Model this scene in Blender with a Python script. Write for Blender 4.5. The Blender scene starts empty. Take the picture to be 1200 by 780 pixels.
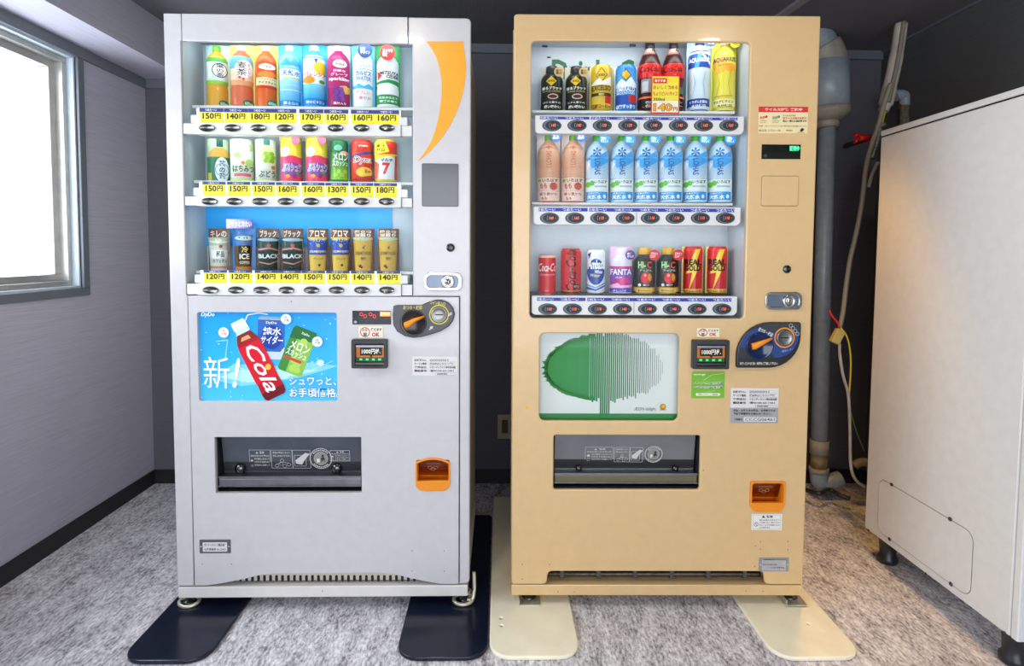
import bpy, bmesh, math, random
from mathutils import Matrix, Vector
random.seed(7)
PI = math.pi
SC = bpy.context.scene
COL = SC.collection

# ------------------------------------------------------------------ camera
F_PX, CY = 661.94, 328.58
PITCH, ROLL, YAW = math.radians(2.945), math.radians(0.5145), math.radians(1.3386)
CAM = Vector((0.0, -1.726, 1.1291))
FW = Vector((math.sin(YAW)*math.cos(PITCH), math.cos(YAW)*math.cos(PITCH), -math.sin(PITCH)))
_r = Vector((math.cos(YAW), -math.sin(YAW), 0)); _u = _r.cross(FW)
RT = _r*math.cos(ROLL) + _u*math.sin(ROLL)
UP = _u*math.cos(ROLL) - _r*math.sin(ROLL)
cd = bpy.data.cameras.new('camera'); cam = bpy.data.objects.new('camera', cd); COL.objects.link(cam)
m = Matrix.Identity(4)
for i in range(3):
    m[i][0], m[i][1], m[i][2], m[i][3] = RT[i], UP[i], -FW[i], CAM[i]
cam.matrix_world = m
cd.sensor_width = 36; cd.lens = F_PX/1200*36; cd.shift_y = -(390-CY)/1200
cd.clip_start = 0.05
SC.camera = cam

# ------------------------------------------------------------------ world, lamps, exposure
SC.view_settings.view_transform = 'Standard'; SC.view_settings.look = 'None'
SC.view_settings.gamma = 1; SC.view_settings.use_curve_mapping = False
SC.view_settings.exposure = 0.2
W = bpy.data.worlds.new('sky'); SC.world = W; W.use_nodes = True
bg = W.node_tree.nodes['Background']; bg.inputs[0].default_value = (0.87, 0.92, 1.0, 1); bg.inputs[1].default_value = 7.2
LX, RX, YB, YF, CEIL = -1.6527, 1.82, 0.983, -4.2, 2.0985
def area(name, loc, rot, sx, sy, power, color=(1, 1, 1), portal=False):
    l = bpy.data.lights.new(name, 'AREA'); l.shape = 'RECTANGLE'; l.size = sx; l.size_y = sy
    l.energy = power; l.color = color
    o = bpy.data.objects.new(name, l); COL.objects.link(o); o.location = loc; o.rotation_euler = rot
    if portal: l.cycles.is_portal = True
    return o
# daylight of the side window (its extent is set with the wall below) and fill from an added glazed front behind the camera
area('side_window_portal', (LX-0.20, -0.62, 1.40), (0, -PI/2, 0), 1.1, 2.3, 1, portal=True)
area('added_front_portal', (0.08, YF-0.2, 1.05), (PI/2, 0, 0), 3.5, 2.2, 1, portal=True)
# the room's two warm ceiling lamps, and a downlight added to warm the alley floor (fixtures are built with the ceiling)
LAMPS = [(-0.41, -0.90, 'warm'), (0.91, -0.90, 'warm'), (1.13, 0.28, 'added_spot')]
LAMP_WHERE = ['above the floor in front of the white machine', 'above the floor in front of the beige machine', 'added to warm the alley floor between the beige machine and the white cabinet']
LAMP_POWER = {'warm': 4.8, 'added_spot': 52}
LAMP_COLOR = {'warm': (1.0, 0.87, 0.70), 'added_spot': (1.0, 0.53, 0.13)}

def ray(px, py):
    return (FW + RT*((px-600)/F_PX) - UP*((py-CY)/F_PX))
def on_plane(px, py, axis, val):
    d = ray(px, py); t = (val-CAM[axis])/d[axis]; return CAM + d*t

# ------------------------------------------------------------------ materials
def lin(h):
    if not isinstance(h, str): return tuple(h)[:3]
    h = h.lstrip('#'); c = [int(h[i:i+2], 16)/255 for i in (0, 2, 4)]
    return tuple(x/12.92 if x <= .04045 else ((x+.055)/1.055)**2.4 for x in c)
_m = {}
def nt(name):
    M = bpy.data.materials.new(name); M.use_nodes = True
    return M, M.node_tree, M.node_tree.nodes['Principled BSDF']
def mat(name, color, rough=.5, metal=0, coat=0, noise=0, nscale=30, emit=0, bump=0):
    if name in _m: return _m[name]
    M, T, b = nt(name)
    c = lin(color)
    b.inputs['Roughness'].default_value = rough; b.inputs['Metallic'].default_value = metal
    b.inputs['Coat Weight'].default_value = coat
    tc = T.nodes.new('ShaderNodeTexCoord'); n = T.nodes.new('ShaderNodeTexNoise'); n.inputs['Scale'].default_value = nscale
    n.inputs['Detail'].default_value = 5
    T.links.new(tc.outputs['Object'], n.inputs['Vector'])
    r = T.nodes.new('ShaderNodeValToRGB'); k = noise if noise else .03
    r.color_ramp.elements[0].position = .3; r.color_ramp.elements[1].position = .7
    r.color_ramp.elements[0].color = (*[x*(1-k) for x in c], 1); r.color_ramp.elements[1].color = (*[min(1, x*(1+k)) for x in c], 1)
    T.links.new(n.outputs['Fac'], r.inputs['Fac']); T.links.new(r.outputs['Color'], b.inputs['Base Color'])
    if bump:
        bp = T.nodes.new('ShaderNodeBump'); bp.inputs['Strength'].default_value = bump; bp.inputs['Distance'].default_value = .002
        T.links.new(n.outputs['Fac'], bp.inputs['Height']); T.links.new(bp.outputs['Normal'], b.inputs['Normal'])
    if emit:
        b.inputs['Emission Color'].default_value = (*c, 1); b.inputs['Emission Strength'].default_value = emit
    _m[name] = M; return M
def print_mat(name, rough, emit=0):
    M, T, b = nt(name)
    a = T.nodes.new('ShaderNodeAttribute'); a.attribute_name = 'Col'
    T.links.new(a.outputs['Color'], b.inputs['Base Color']); b.inputs['Roughness'].default_value = rough
    if name == 'printed_plastic': b.inputs['Coat Weight'].default_value = .12; b.inputs['Coat Roughness'].default_value = .06; b.inputs['Specular IOR Level'].default_value = .3
    if emit:
        T.links.new(a.outputs['Color'], b.inputs['Emission Color']); b.inputs['Emission Strength'].default_value = emit
    return M
PRINT = print_mat('printed_plastic', .32); PAPER = print_mat('printed_paper', .5); LED = print_mat('led_digits', .4, .8)
BACKLIT = print_mat('backlit_advert', .25, .08)
def glass_mat(name, tint=(1, 1, 1), rough=.0, refl=1.0):
    M = bpy.data.materials.new(name); M.use_nodes = True; T = M.node_tree; T.nodes.clear()
    o = T.nodes.new('ShaderNodeOutputMaterial'); mx = T.nodes.new('ShaderNodeMixShader'); tr = T.nodes.new('ShaderNodeBsdfTransparent')
    gl = T.nodes.new('ShaderNodeBsdfGlossy'); fr = T.nodes.new('ShaderNodeFresnel'); fr.inputs['IOR'].default_value = 1.45
    tr.inputs[0].default_value = (*tint, 1); gl.inputs['Roughness'].default_value = rough
    mu = T.nodes.new('ShaderNodeMath'); mu.operation = 'MULTIPLY'; mu.inputs[1].default_value = refl
    ge = T.nodes.new('ShaderNodeNewGeometry'); sb = T.nodes.new('ShaderNodeMath'); sb.operation = 'SUBTRACT'; sb.inputs[0].default_value = refl
    T.links.new(ge.outputs['Backfacing'], sb.inputs[1]); sb.use_clamp = True; T.links.new(sb.outputs[0], mu.inputs[1])   # only the outer face mirrors
    T.links.new(fr.outputs[0], mu.inputs[0]); T.links.new(mu.outputs[0], mx.inputs[0])
    T.links.new(tr.outputs[0], mx.inputs[1]); T.links.new(gl.outputs[0], mx.inputs[2]); T.links.new(mx.outputs[0], o.inputs[0])
    return M
GLASS = glass_mat('clear_glass', (.97, .99, .99), refl=.25); SMOKE = glass_mat('smoked_plastic', (.42, .44, .46), .05)
def streak_mat(name, base, k, scl, rough=.6, bump=.15, thr=(.35, .65)):
    """woven / streaked wall covering: noise stretched along one direction"""
    M, T, b = nt(name); c = lin(base)
    tc = T.nodes.new('ShaderNodeTexCoord'); mp = T.nodes.new('ShaderNodeMapping'); mp.inputs['Scale'].default_value = scl
    n = T.nodes.new('ShaderNodeTexNoise'); n.inputs['Scale'].default_value = 1; n.inputs['Detail'].default_value = 6; n.inputs['Roughness'].default_value = .7
    T.links.new(tc.outputs['Object'], mp.inputs[0]); T.links.new(mp.outputs[0], n.inputs['Vector'])
    r = T.nodes.new('ShaderNodeValToRGB'); r.color_ramp.elements[0].position, r.color_ramp.elements[1].position = thr
    r.color_ramp.elements[0].color = (*[x*(1-k) for x in c], 1); r.color_ramp.elements[1].color = (*[x*(1+k) for x in c], 1)
    T.links.new(n.outputs['Fac'], r.inputs[0]); T.links.new(r.outputs[0], b.inputs['Base Color']); b.inputs['Roughness'].default_value = rough
    bp = T.nodes.new('ShaderNodeBump'); bp.inputs['Strength'].default_value = bump; bp.inputs['Distance'].default_value = .001
    T.links.new(n.outputs['Fac'], bp.inputs['Height']); T.links.new(bp.outputs[0], b.inputs['Normal'])
    return M
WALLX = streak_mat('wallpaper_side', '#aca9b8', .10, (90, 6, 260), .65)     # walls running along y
WALLR = streak_mat('wallpaper_right_shaded', '#525455', .12, (90, 6, 260), .65)  # same paper as the left wall, darkened in colour for the right wall's shade
WALLY = streak_mat('wallpaper_back_shaded', '#57565e', .10, (6, 90, 260), .65)  # shaded copy of the side wallpaper, shadow put into the base colour
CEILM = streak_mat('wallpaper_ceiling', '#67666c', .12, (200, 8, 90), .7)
def carpet_mat():
    M, T, b = nt('loop_carpet')
    tc = T.nodes.new('ShaderNodeTexCoord')
    def noise(scl, detail, rough):
        mp = T.nodes.new('ShaderNodeMapping'); mp.inputs['Scale'].default_value = scl; mp.inputs['Rotation'].default_value = (0, 0, math.radians(6))
        n = T.nodes.new('ShaderNodeTexNoise'); n.inputs['Scale'].default_value = 1; n.inputs['Detail'].default_value = detail; n.inputs['Roughness'].default_value = rough
        T.links.new(tc.outputs['Object'], mp.inputs[0]); T.links.new(mp.outputs[0], n.inputs['Vector']); return n
    def mix(x, y, f):
        m_ = T.nodes.new('ShaderNodeMix'); m_.inputs[0].default_value = f; T.links.new(x, m_.inputs[2]); T.links.new(y, m_.inputs[3]); return m_.outputs[0]
    flecks = noise((130, 52, 60), 4, .66); patches = noise((26, 9, 20), 5, .62); tuft = noise((420, 300, 300), 2, .5)
    v = mix(mix(flecks.outputs['Fac'], patches.outputs['Fac'], .40), tuft.outputs['Fac'], .18)
    r = T.nodes.new('ShaderNodeValToRGB'); e = r.color_ramp.elements
    e[0].position = .40; e[0].color = (*lin('#737074'), 1); e[1].position = .59; e[1].color = (*lin('#f6f5f9'), 1)
    x = r.color_ramp.elements.new(.485); x.color = (*lin('#c3c0c6'), 1)
    T.links.new(v, r.inputs[0]); T.links.new(r.outputs[0], b.inputs['Base Color']); b.inputs['Roughness'].default_value = .95
    bp = T.nodes.new('ShaderNodeBump'); bp.inputs['Strength'].default_value = .7; bp.inputs['Distance'].default_value = .005
    T.links.new(v, bp.inputs['Height']); T.links.new(bp.outputs[0], b.inputs['Normal'])
    return M
CARPET = carpet_mat()
WHITE = mat('white_enamel', '#c8c7c9', .28, coat=.2); CREAM = mat('beige_enamel', '#d9b885', .30, coat=.2)
SHELL = mat('white_plastic', '#dcdedd', .35); LINER = mat('showcase_liner_grey', '#b4c0c8', .5)
LINERB = mat('showcase_liner_white', '#bcc2c8', .5)
DARK = mat('dark_plastic', '#26282b', .35); BLACK = mat('black_void', '#0b0c0d', .6); CHAR = mat('charcoal_plastic', '#4a4b4d', .4)
CHROME = mat('chrome', '#c9c9c6', .18, 1); STEEL = mat('brushed_steel', '#8e9296', .3, 1, noise=.12); DKSTEEL = mat('dark_steel', '#5a5c5c', .22, 1, noise=.1)
ORANGE = mat('orange_plastic', '#f0901a', .3); BROWN = mat('brown_smoked_flap', '#7d4424', .15)
TRIM = mat('grey_trim', '#656a73', .45); BASEB = mat('dark_skirting', '#1d1a1f', .5); ALU = mat('aluminium_frame', '#b9b7b3', .35, .6, noise=.08)
PALE = mat('pale_jamb', '#b9c6cf', .5); PVC = mat('grey_pvc', '#8b959d', .35, noise=.12); PVCD = mat('beige_pvc_joint', '#8d877a', .5, noise=.15)
NAVYPL = mat('black_steel_plate', '#0f182c', .22, noise=.25, nscale=14, bump=.1); CREAMPL = mat('cream_steel_plate', '#fcf5dc', .35, noise=.06, nscale=12)
UNIT = mat('unit_enamel', '#e6e9e8', .32); RUST = mat('rusty_iron', '#6f4a2c', .8, .2, noise=.5, nscale=60); RED = mat('red_handle', '#d81f16', .4)
FLEX = mat('pale_duct', '#b3ac9d', .6, noise=.2, nscale=18); YEL = mat('yellow_wire', '#d8bf2a', .5); ZINC = mat('zinc_bracket', '#c9c5b4', .38, .65, noise=.2, nscale=25)

# ------------------------------------------------------------------ mesh helpers
def obj(name, me, parent=None, mats=None):
    o = bpy.data.objects.new(name, me); COL.objects.link(o)
    if mats is not None and not me.materials:
        for x in (mats if isinstance(mats, (list, tuple)) else [mats]): me.materials.append(x)
    if parent is not None: o.parent = parent
    return o
def tag(o, label, cat, group=None):
    o['label'] = label; o['category'] = cat
    if group: o['group'] = group
    return o
def struct(o):
    o['kind'] = 'structure'; return o
def empty(name, M):
    o = bpy.data.objects.new(name, None); o.empty_display_size = .05; COL.objects.link(o); o.matrix_world = M; return o
class MB:
    def __init__(s): s.v = []; s.f = []; s.sm = []
    def add(s, vs, fs, smooth=False):
        n = len(s.v); s.v += [tuple(x) for x in vs]; s.f += [tuple(i+n for i in q) for q in fs]; s.sm += [smooth]*len(fs); return s
    def box(s, x0, x1, y0, y1, z0, z1):
        return s.add([(x0,y0,z0),(x1,y0,z0),(x1,y1,z0),(x0,y1,z0),(x0,y0,z1),(x1,y0,z1),(x1,y1,z1),(x0,y1,z1)],
              [(0,3,2,1),(4,5,6,7),(0,1,5,4),(1,2,6,5),(2,3,7,6),(3,0,4,7)])
    def prism(s, pts, axis, a, b):
        """closed polygon swept along an axis (pts are the two other coordinates in order)"""
        def P(p, h): q = list(p); q.insert(axis, h); return q
        n = len(pts); s.add([P(p, a) for p in pts]+[P(p, b) for p in pts],
            [tuple(range(n))[::-1], tuple(range(n, 2*n))]+[(i, (i+1) % n, n+(i+1) % n, n+i) for i in range(n)]); return s
    def lathe(s, prof, c=(0, 0, 0), ax='z', n=24, sx=1, sy=1, cap=True):
        vs = []; fs = []
        for r, h in prof:
            for k in range(n):
                a = 2*PI*k/n; x, y = r*math.cos(a)*sx, r*math.sin(a)*sy
                p = (x, y, h) if ax == 'z' else ((x, -h, y) if ax == 'y' else (h, x, y))
                vs.append((p[0]+c[0], p[1]+c[1], p[2]+c[2]))
        for i in range(len(prof)-1):
            for k in range(n):
                fs.append((i*n+k, i*n+(k+1) % n, (i+1)*n+(k+1) % n, (i+1)*n+k))
        s.add(vs, fs, True)
        if cap: s.add([], [tuple(q-len(vs) for q in range(n))[::-1], tuple(q-len(vs) for q in range((len(prof)-1)*n, len(prof)*n))])
        return s
    def tube(s, pts, r, n=10, closed=False):
        pts = [Vector(p) for p in pts]; N = len(pts); vs = []; fs = []
        up = Vector((.12, .31, .94)).normalized()
        for i, p in enumerate(pts):
            t = (pts[(i+1) % N]-pts[i-1]) if closed else (pts[min(i+1, N-1)]-pts[max(i-1, 0)])
            t.normalize(); a = t.cross(up)
            if a.length < .05: a = t.cross(Vector((1, 0, 0)))
            a.normalize(); b = a.cross(t); rr = r[i] if isinstance(r, (list, tuple)) else r
            for k in range(n): vs.append(p+a*rr*math.cos(2*PI*k/n)+b*rr*math.sin(2*PI*k/n))
        for i in range(N if closed else N-1):
            j = (i+1) % N
            for k in range(n): fs.append((i*n+k, j*n+k, j*n+(k+1) % n, i*n+(k+1) % n))
        s.add(vs, fs, True)
        if not closed: s.add([], [tuple(q-len(vs) for q in range(n)), tuple(q-len(vs) for q in range((N-1)*n, N*n))[::-1]])
        return s
    def mesh(s, name):
        me = bpy.data.meshes.new(name); me.from_pydata(s.v, [], s.f)
        me.polygons.foreach_set('use_smooth', s.sm)
        bm = bmesh.new(); bm.from_mesh(me); bmesh.ops.recalc_face_normals(bm, faces=bm.faces[:]); bm.to_mesh(me); bm.free()
        me.update(); return me
    def build(s, name, mats, parent=None, bev=0, seg=2):
        o = obj(name, s.mesh(name), parent, mats)
        if bev:
            b = o.modifiers.new('bevel', 'BEVEL'); b.width = bev; b.segments = seg; b.limit_method = 'ANGLE'; b.angle_limit = math.radians(40)
        return o
def smooth_path(pts, k=6):
    P = [Vector(p) for p in pts]; out = []
    for i in range(len(P)-1):
        a, b, c, d = P[max(i-1, 0)], P[i], P[i+1], P[min(i+2, len(P)-1)]
        for j in range(k):
            t = j/k; out.append(.5*((2*b)+(c-a)*t+(2*a-5*b+4*c-d)*t*t+(3*b-a-3*c+d)*t**3))
    return out+[P[-1]]
def rrect(x0, z0, x1, z1, r=0, n=5, rs=None):
    R = rs or (r, r, r, r)          # bl, br, tr, tl
    if max(R) <= 0: return [(x0, z0), (x1, z0), (x1, z1), (x0, z1)]
    out = []
    for (cx, cz, a0), q in zip(((x0, z0, PI), (x1, z0, 1.5*PI), (x1, z1, 0), (x0, z1, .5*PI)), R):
        q = max(q, 1e-5); ox = cx + (q if cx == x0 else -q); oz = cz + (q if cz == z0 else -q)
        for k in range(n+1):
            a = a0+.5*PI*k/n; out.append((ox+q*math.cos(a), oz+q*math.sin(a)))
    return out
def ell(cx, cz, rx, rz, n=28, a0=0):
    return [(cx+rx*math.cos(a0+2*PI*k/n), cz+rz*math.sin(a0+2*PI*k/n)) for k in range(n)]
def plate_mesh(name, outer, holes, y0, y1, bev=.0015, res=2):
    """flat sheet in the x-z plane with holes, from y0 (front) to y1 (back)"""
    c = bpy.data.curves.new(name, 'CURVE'); c.dimensions = '2D'; c.fill_mode = 'BOTH'
    c.extrude = max((y1-y0)/2-bev, 1e-5); c.bevel_depth = bev; c.bevel_resolution = res; c.offset = -bev
    for pts in [outer]+list(holes):
        sp = c.splines.new('POLY'); sp.points.add(len(pts)-1); sp.use_cyclic_u = True
        for p, q in zip(sp.points, pts): p.co = (q[0], q[1], 0, 1)
    o = bpy.data.objects.new(name, c); me = bpy.data.meshes.new_from_object(o); bpy.data.objects.remove(o); bpy.data.curves.remove(c)
    ym = (y0+y1)/2
    me.transform(Matrix(((1, 0, 0, 0), (0, 0, -1, ym), (0, 1, 0, 0), (0, 0, 0, 1)))); me.materials.clear(); me.name = name
    return me
def plate(name, outer, holes, y0, y1, m_, parent, bev=.0015, res=2):
    return obj(name, plate_mesh(name, outer, holes, y0, y1, bev, res), parent, m_)

# ------------------------------------------------------------------ printed artwork (flat colour shapes and lettering as thin layers)
_tx = {}
def text_geo(s, bold=.012, shear=0, lh=1.0):
    k = (s, bold, shear, lh)
    if k not in _tx:
        c = bpy.data.curves.new('t', 'FONT'); c.body = s; c.resolution_u = 2; c.offset = bold; c.shear = shear; c.space_line = lh
        o = bpy.data.objects.new('t', c); me = o.to_mesh()
        vs = [(v.co.x, v.co.y) for v in me.vertices]; fs = [tuple(p.vertices) for p in me.polygons]
        o.to_mesh_clear(); bpy.data.objects.remove(o); bpy.data.curves.remove(c)
        if not vs: vs = [(0, 0), (1, 0), (1, 1)]; fs = [(0, 1, 2)]
        x0 = min(v[0] for v in vs); x1 = max(v[0] for v in vs); y0 = min(v[1] for v in vs); y1 = max(v[1] for v in vs)
        _tx[k] = ([((x-x0)/(x1-x0+1e-9), (y-y0)/(y1-y0+1e-9)) for x, y in vs], fs)
    return _tx[k]
class Art:
    DZ = .00012
    def __init__(s): s.bm = bmesh.new(); s.cl = s.bm.loops.layers.float_color.new('Col'); s.k = 0
    def _face(s, vs, col, mi=0, cf=None):
        try: f = s.bm.faces.new(vs)
        except ValueError: return
        f.material_index = mi
        c = (*lin(col), 1) if col is not None else None
        for l in f.loops: l[s.cl] = c if cf is None else (*cf(l.vert.co), 1)
    def poly(s, pts, col, mi=0):
        s.k += 1; z = s.k*s.DZ; vs = [s.bm.verts.new((x, y, z)) for x, y in pts]; s._face(vs, col, mi); return s
    def rect(s, x0, y0, x1, y1, col, mi=0, r=0): return s.poly(rrect(x0, y0, x1, y1, r, 4), col, mi)
    def grad(s, x0, y0, x1, y1, c0, c1, horiz=False):
        s.k += 1; z = s.k*s.DZ; a, b = lin(c0), lin(c1)
        vs = [s.bm.verts.new((x, y, z)) for x, y in ((x0, y0), (x1, y0), (x1, y1), (x0, y1))]
        def cf(co):
            t = (co.x-x0)/(x1-x0) if horiz else (co.y-y0)/(y1-y0); t = min(1, max(0, t)); return tuple(p+(q-p)*t for p, q in zip(a, b))
        s._face(vs, None, 0, cf); return s
    def ell(s, cx, cy, rx, ry, col, n=22, mi=0): return s.poly(ell(cx, cy, rx, ry, n), col, mi)
    def ring(s, cx, cy, rx, ry, w, col, n=28, mi=0):
        s.k += 1; z = s.k*s.DZ
        o = [s.bm.verts.new((x, y, z)) for x, y in ell(cx, cy, rx, ry, n)]; i = [s.bm.verts.new((x, y, z)) for x, y in ell(cx, cy, rx-w, ry-w, n)]
        for k in range(n): s._face([o[k], o[(k+1) % n], i[(k+1) % n], i[k]], col, mi)
        return s
    def line(s, pts, w, col, mi=0):
        s.k += 1; z = s.k*s.DZ
        for (x0, y0), (x1, y1) in zip(pts[:-1], pts[1:]):
            d = math.hypot(x1-x0, y1-y0) or 1; nx, ny = -(y1-y0)/d*w/2, (x1-x0)/d*w/2
            s._face([s.bm.verts.new((x, y, z)) for x, y in ((x0-nx, y0-ny), (x1-nx, y1-ny), (x1+nx, y1+ny), (x0+nx, y0+ny))], col, mi)
        return s
    def frame(s, x0, y0, x1, y1, w, col): return s.line([(x0, y0), (x1, y0), (x1, y1), (x0, y1), (x0, y0)], w, col)
    def text(s, t, x0, y0, x1, y1, col, bold=.012, shear=0, rot=0, mi=0, lh=1.0, xf=None):
        vs, fs = text_geo(t, bold, shear, lh); s.k += 1; z = s.k*s.DZ
        w, h = x1-x0, y1-y0; cx, cy = (x0+x1)/2, (y0+y1)/2; ca, sa = math.cos(rot), math.sin(rot); nv = []
        for u, v in vs:
            a, b = (u-.5)*w, (v-.5)*h; p = (cx+a*ca-b*sa, cy+a*sa+b*ca)
            if xf: p = xf(*p)
            nv.append(s.bm.verts.new((p[0], p[1], z)))
        for q in fs: s._face([nv[i] for i in q], col, mi)
        return s
    def build(s, name, parent, fn, mats=PRINT, dx=0, dy=0):
        bm = s.bm
        if dx or dy:
            bmesh.ops.triangulate(bm, faces=[f for f in bm.faces if len(f.verts) > 4])
            for d, ax in ((dx, 0), (dy, 1)):
                if not d: continue
                lo = min(v.co[ax] for v in bm.verts); hi = max(v.co[ax] for v in bm.verts)
                k = math.floor(lo/d)+1
                while k*d < hi-1e-6:
                    co = [0, 0, 0]; no = [0, 0, 0]; co[ax] = k*d; no[ax] = 1
                    bmesh.ops.bisect_plane(bm, geom=bm.verts[:]+bm.edges[:]+bm.faces[:], plane_co=co, plane_no=no, dist=1e-6); k += 1
        bmesh.ops.triangulate(bm, faces=[f for f in bm.faces if len(f.verts) > 4])
        for v in bm.verts: v.co = fn(v.co.x, v.co.y, v.co.z)
        me = bpy.data.meshes.new(name); bm.to_mesh(me); bm.free()
        return obj(name, me, parent, mats)
def flat(y): return lambda x, t, z: (x, y-z, t)          # face on a panel whose front is at local y
def color_mesh(me, col):
    a = me.color_attributes.new('Col', 'FLOAT_COLOR', 'CORNER'); c = (*lin(col), 1)
    a.data.foreach_set('color', list(c)*len(a.data)); return me

# ------------------------------------------------------------------ the two machine frames of reference
def mframe(x, y, yaw, roll): return Matrix.Translation((x, y, 0)) @ Matrix.Rotation(math.radians(yaw), 4, 'Z') @ Matrix.Rotation(math.radians(roll), 4, 'Y')
MA = mframe(-0.990, 0, -0.0694, -0.1414); MBm = mframe(0.0474, 0, -0.9836, -0.2542)
class Loc:
    def __init__(s, M): s.M = M; s.I = M.inverted(); s.o = s.I @ CAM; s.R = s.I.to_3x3()
    def __call__(s, px, py, d=0):
        r = s.R @ ray(px, py); t = (d-s.o.y)/r.y; p = s.o+r*t; return (p.x, p.z)
    def u(s, px, py, d=0): return s(px, py, d)[0]
    def z(s, px, py, d=0): return s(px, py, d)[1]
    def box(s, x0, y0, x1, y1, d=0):
        xm, ym = (x0+x1)/2, (y0+y1)/2; return (s.u(x0, ym, d), s.z(xm, y1, d), s.u(x1, ym, d), s.z(xm, y0, d))   # u0,z0,u1,z1
A, B = Loc(MA), Loc(MBm)
#=====PART2
# ================================================================== the room
struct(MB().box(LX-.3, RX+.3, YF-.3, YB+.3, -.1, 0).build('floor', CARPET))
struct(MB().box(LX-.3, RX+.3, YF-.3, YB+.3, CEIL, CEIL+.1).build('ceiling', CEILM))
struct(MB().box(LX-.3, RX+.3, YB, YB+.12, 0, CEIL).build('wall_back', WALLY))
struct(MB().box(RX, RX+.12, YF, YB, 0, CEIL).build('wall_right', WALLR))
ZMT = on_plane(169, 93, 1, YB).z; ZMB = on_plane(168, 104, 1, YB).z        # moulding under the bulkhead
_p = CAM + ray(193, 78)*((ZMT-CAM.z)/ray(193, 78).z); XBH = _p.x
WY1 = on_plane(92, 200, 0, LX).y; WY0 = -1.62                                # window opening along the wall
WZ0 = on_plane(92, 337, 0, LX).z; WZ1 = ZMB
CW = on_plane(99, 200, 0, LX).y - WY1
wl = MB(); t_ = .16
wl.box(LX-t_, LX, YF, YB, 0, WZ0).box(LX-t_, LX, YF, YB, WZ1, CEIL).box(LX-t_, LX, YF, WY0, WZ0, WZ1).box(LX-t_, LX, WY1, YB, WZ0, WZ1)
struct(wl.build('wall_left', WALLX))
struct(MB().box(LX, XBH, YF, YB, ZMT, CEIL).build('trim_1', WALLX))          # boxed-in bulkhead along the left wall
struct(MB().box(LX, LX+.012, YF, YB, ZMB, ZMT).box(LX, XBH+.02, YB-.012, YB, ZMB, ZMT).build('trim_2', TRIM, bev=.002))
ZC0 = on_plane(580, 62, 1, YB).z
tb = MB().box(XBH, RX, YB-.012, YB, ZC0, CEIL); tb.box(XBH, RX, YB-.016, YB, ZC0-.004, ZC0+.002)
struct(tb.build('trim_3', TRIM, bev=.001))
struct(MB().box(RX-.010, RX, YF, YB, CEIL-.010, CEIL).build('trim_4', TRIM))
HB = on_plane(180, 549.5, 1, YB).z
for nm, b in (('baseboard_left', (LX, LX+.010, YF, YB, 0, HB)), ('baseboard_back', (LX, RX, YB-.010, YB, 0, HB)), ('baseboard_right', (RX-.010, RX, YF, YB, 0, HB))):
    struct(MB().box(*b).build(nm, BASEB, bev=.002))
# front wall with a glazed opening added behind the camera for fill light
fw = MB(); fx0, fx1, fz0, fz1 = -1.55, 1.72, .06, 2.05
fw.box(LX-.2, fx0, YF-.12, YF, 0, CEIL).box(fx1, RX+.2, YF-.12, YF, 0, CEIL).box(fx0, fx1, YF-.12, YF, 0, fz0).box(fx0, fx1, YF-.12, YF, fz1, CEIL)
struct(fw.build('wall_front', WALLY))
w2 = struct(MB().box(fx0, fx1, YF-.10, YF-.04, fz0, fz0+.04).box(fx0, fx1, YF-.10, YF-.04, fz1-.04, fz1).box(fx0, fx0+.04, YF-.1, YF-.04, fz0, fz1).box(fx1-.04, fx1, YF-.1, YF-.04, fz0, fz1).box(-.22, -.18, YF-.1, YF-.04, fz0, fz1).build('added_fill_window', ALU))
MB().box(fx0+.04, fx1-.04, YF-.075, YF-.07, fz0+.04, fz1-.04).build('pane', glass_mat('fill_glazing', (.85, .85, .85)), w2)
# side window: grey casing, pale jamb, aluminium frame, sash, pane
def ring_x(x0, x1, y0, y1, z0, z1, w, top=None):
    tw = w if top is None else top
    b = MB().box(x0, x1, y0, y1, z0, z0+w).box(x0, x1, y0, y0+w, z0+w, z1-tw).box(x0, x1, y1-w, y1, z0+w, z1-tw)
    if tw: b.box(x0, x1, y0, y1, z1-tw, z1)
    return b
win = struct(ring_x(LX-.02, LX+.010, WY0-CW, WY1+CW, WZ0-CW, WZ1, CW, 0.0).build('window_1', TRIM, bev=.0015))
ring_x(LX-.155, LX-.004, WY0, WY1, WZ0, WZ1, .008).build('jamb_lining', PALE, win)
ring_x(LX-.085, LX-.030, WY0+.008, WY1-.008, WZ0+.008, WZ1-.008, .020).build('outer_frame', ALU, win, bev=.002)
ring_x(LX-.115, LX-.060, WY0+.026, WY1-.026, WZ0+.024, WZ1-.026, .030).build('sash', ALU, win, bev=.002)
ym_ = -.62
MB().box(LX-.125, LX-.085, ym_-.025, ym_+.025, WZ0+.03, WZ1-.03).build('meeting_stile', ALU, win, bev=.002)
MB().box(LX-.092, LX-.088, WY0+.05, WY1-.05, WZ0+.05, WZ1-.05).build('pane', glass_mat('window_glass', (.98, 1, 1)), win)
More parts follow.
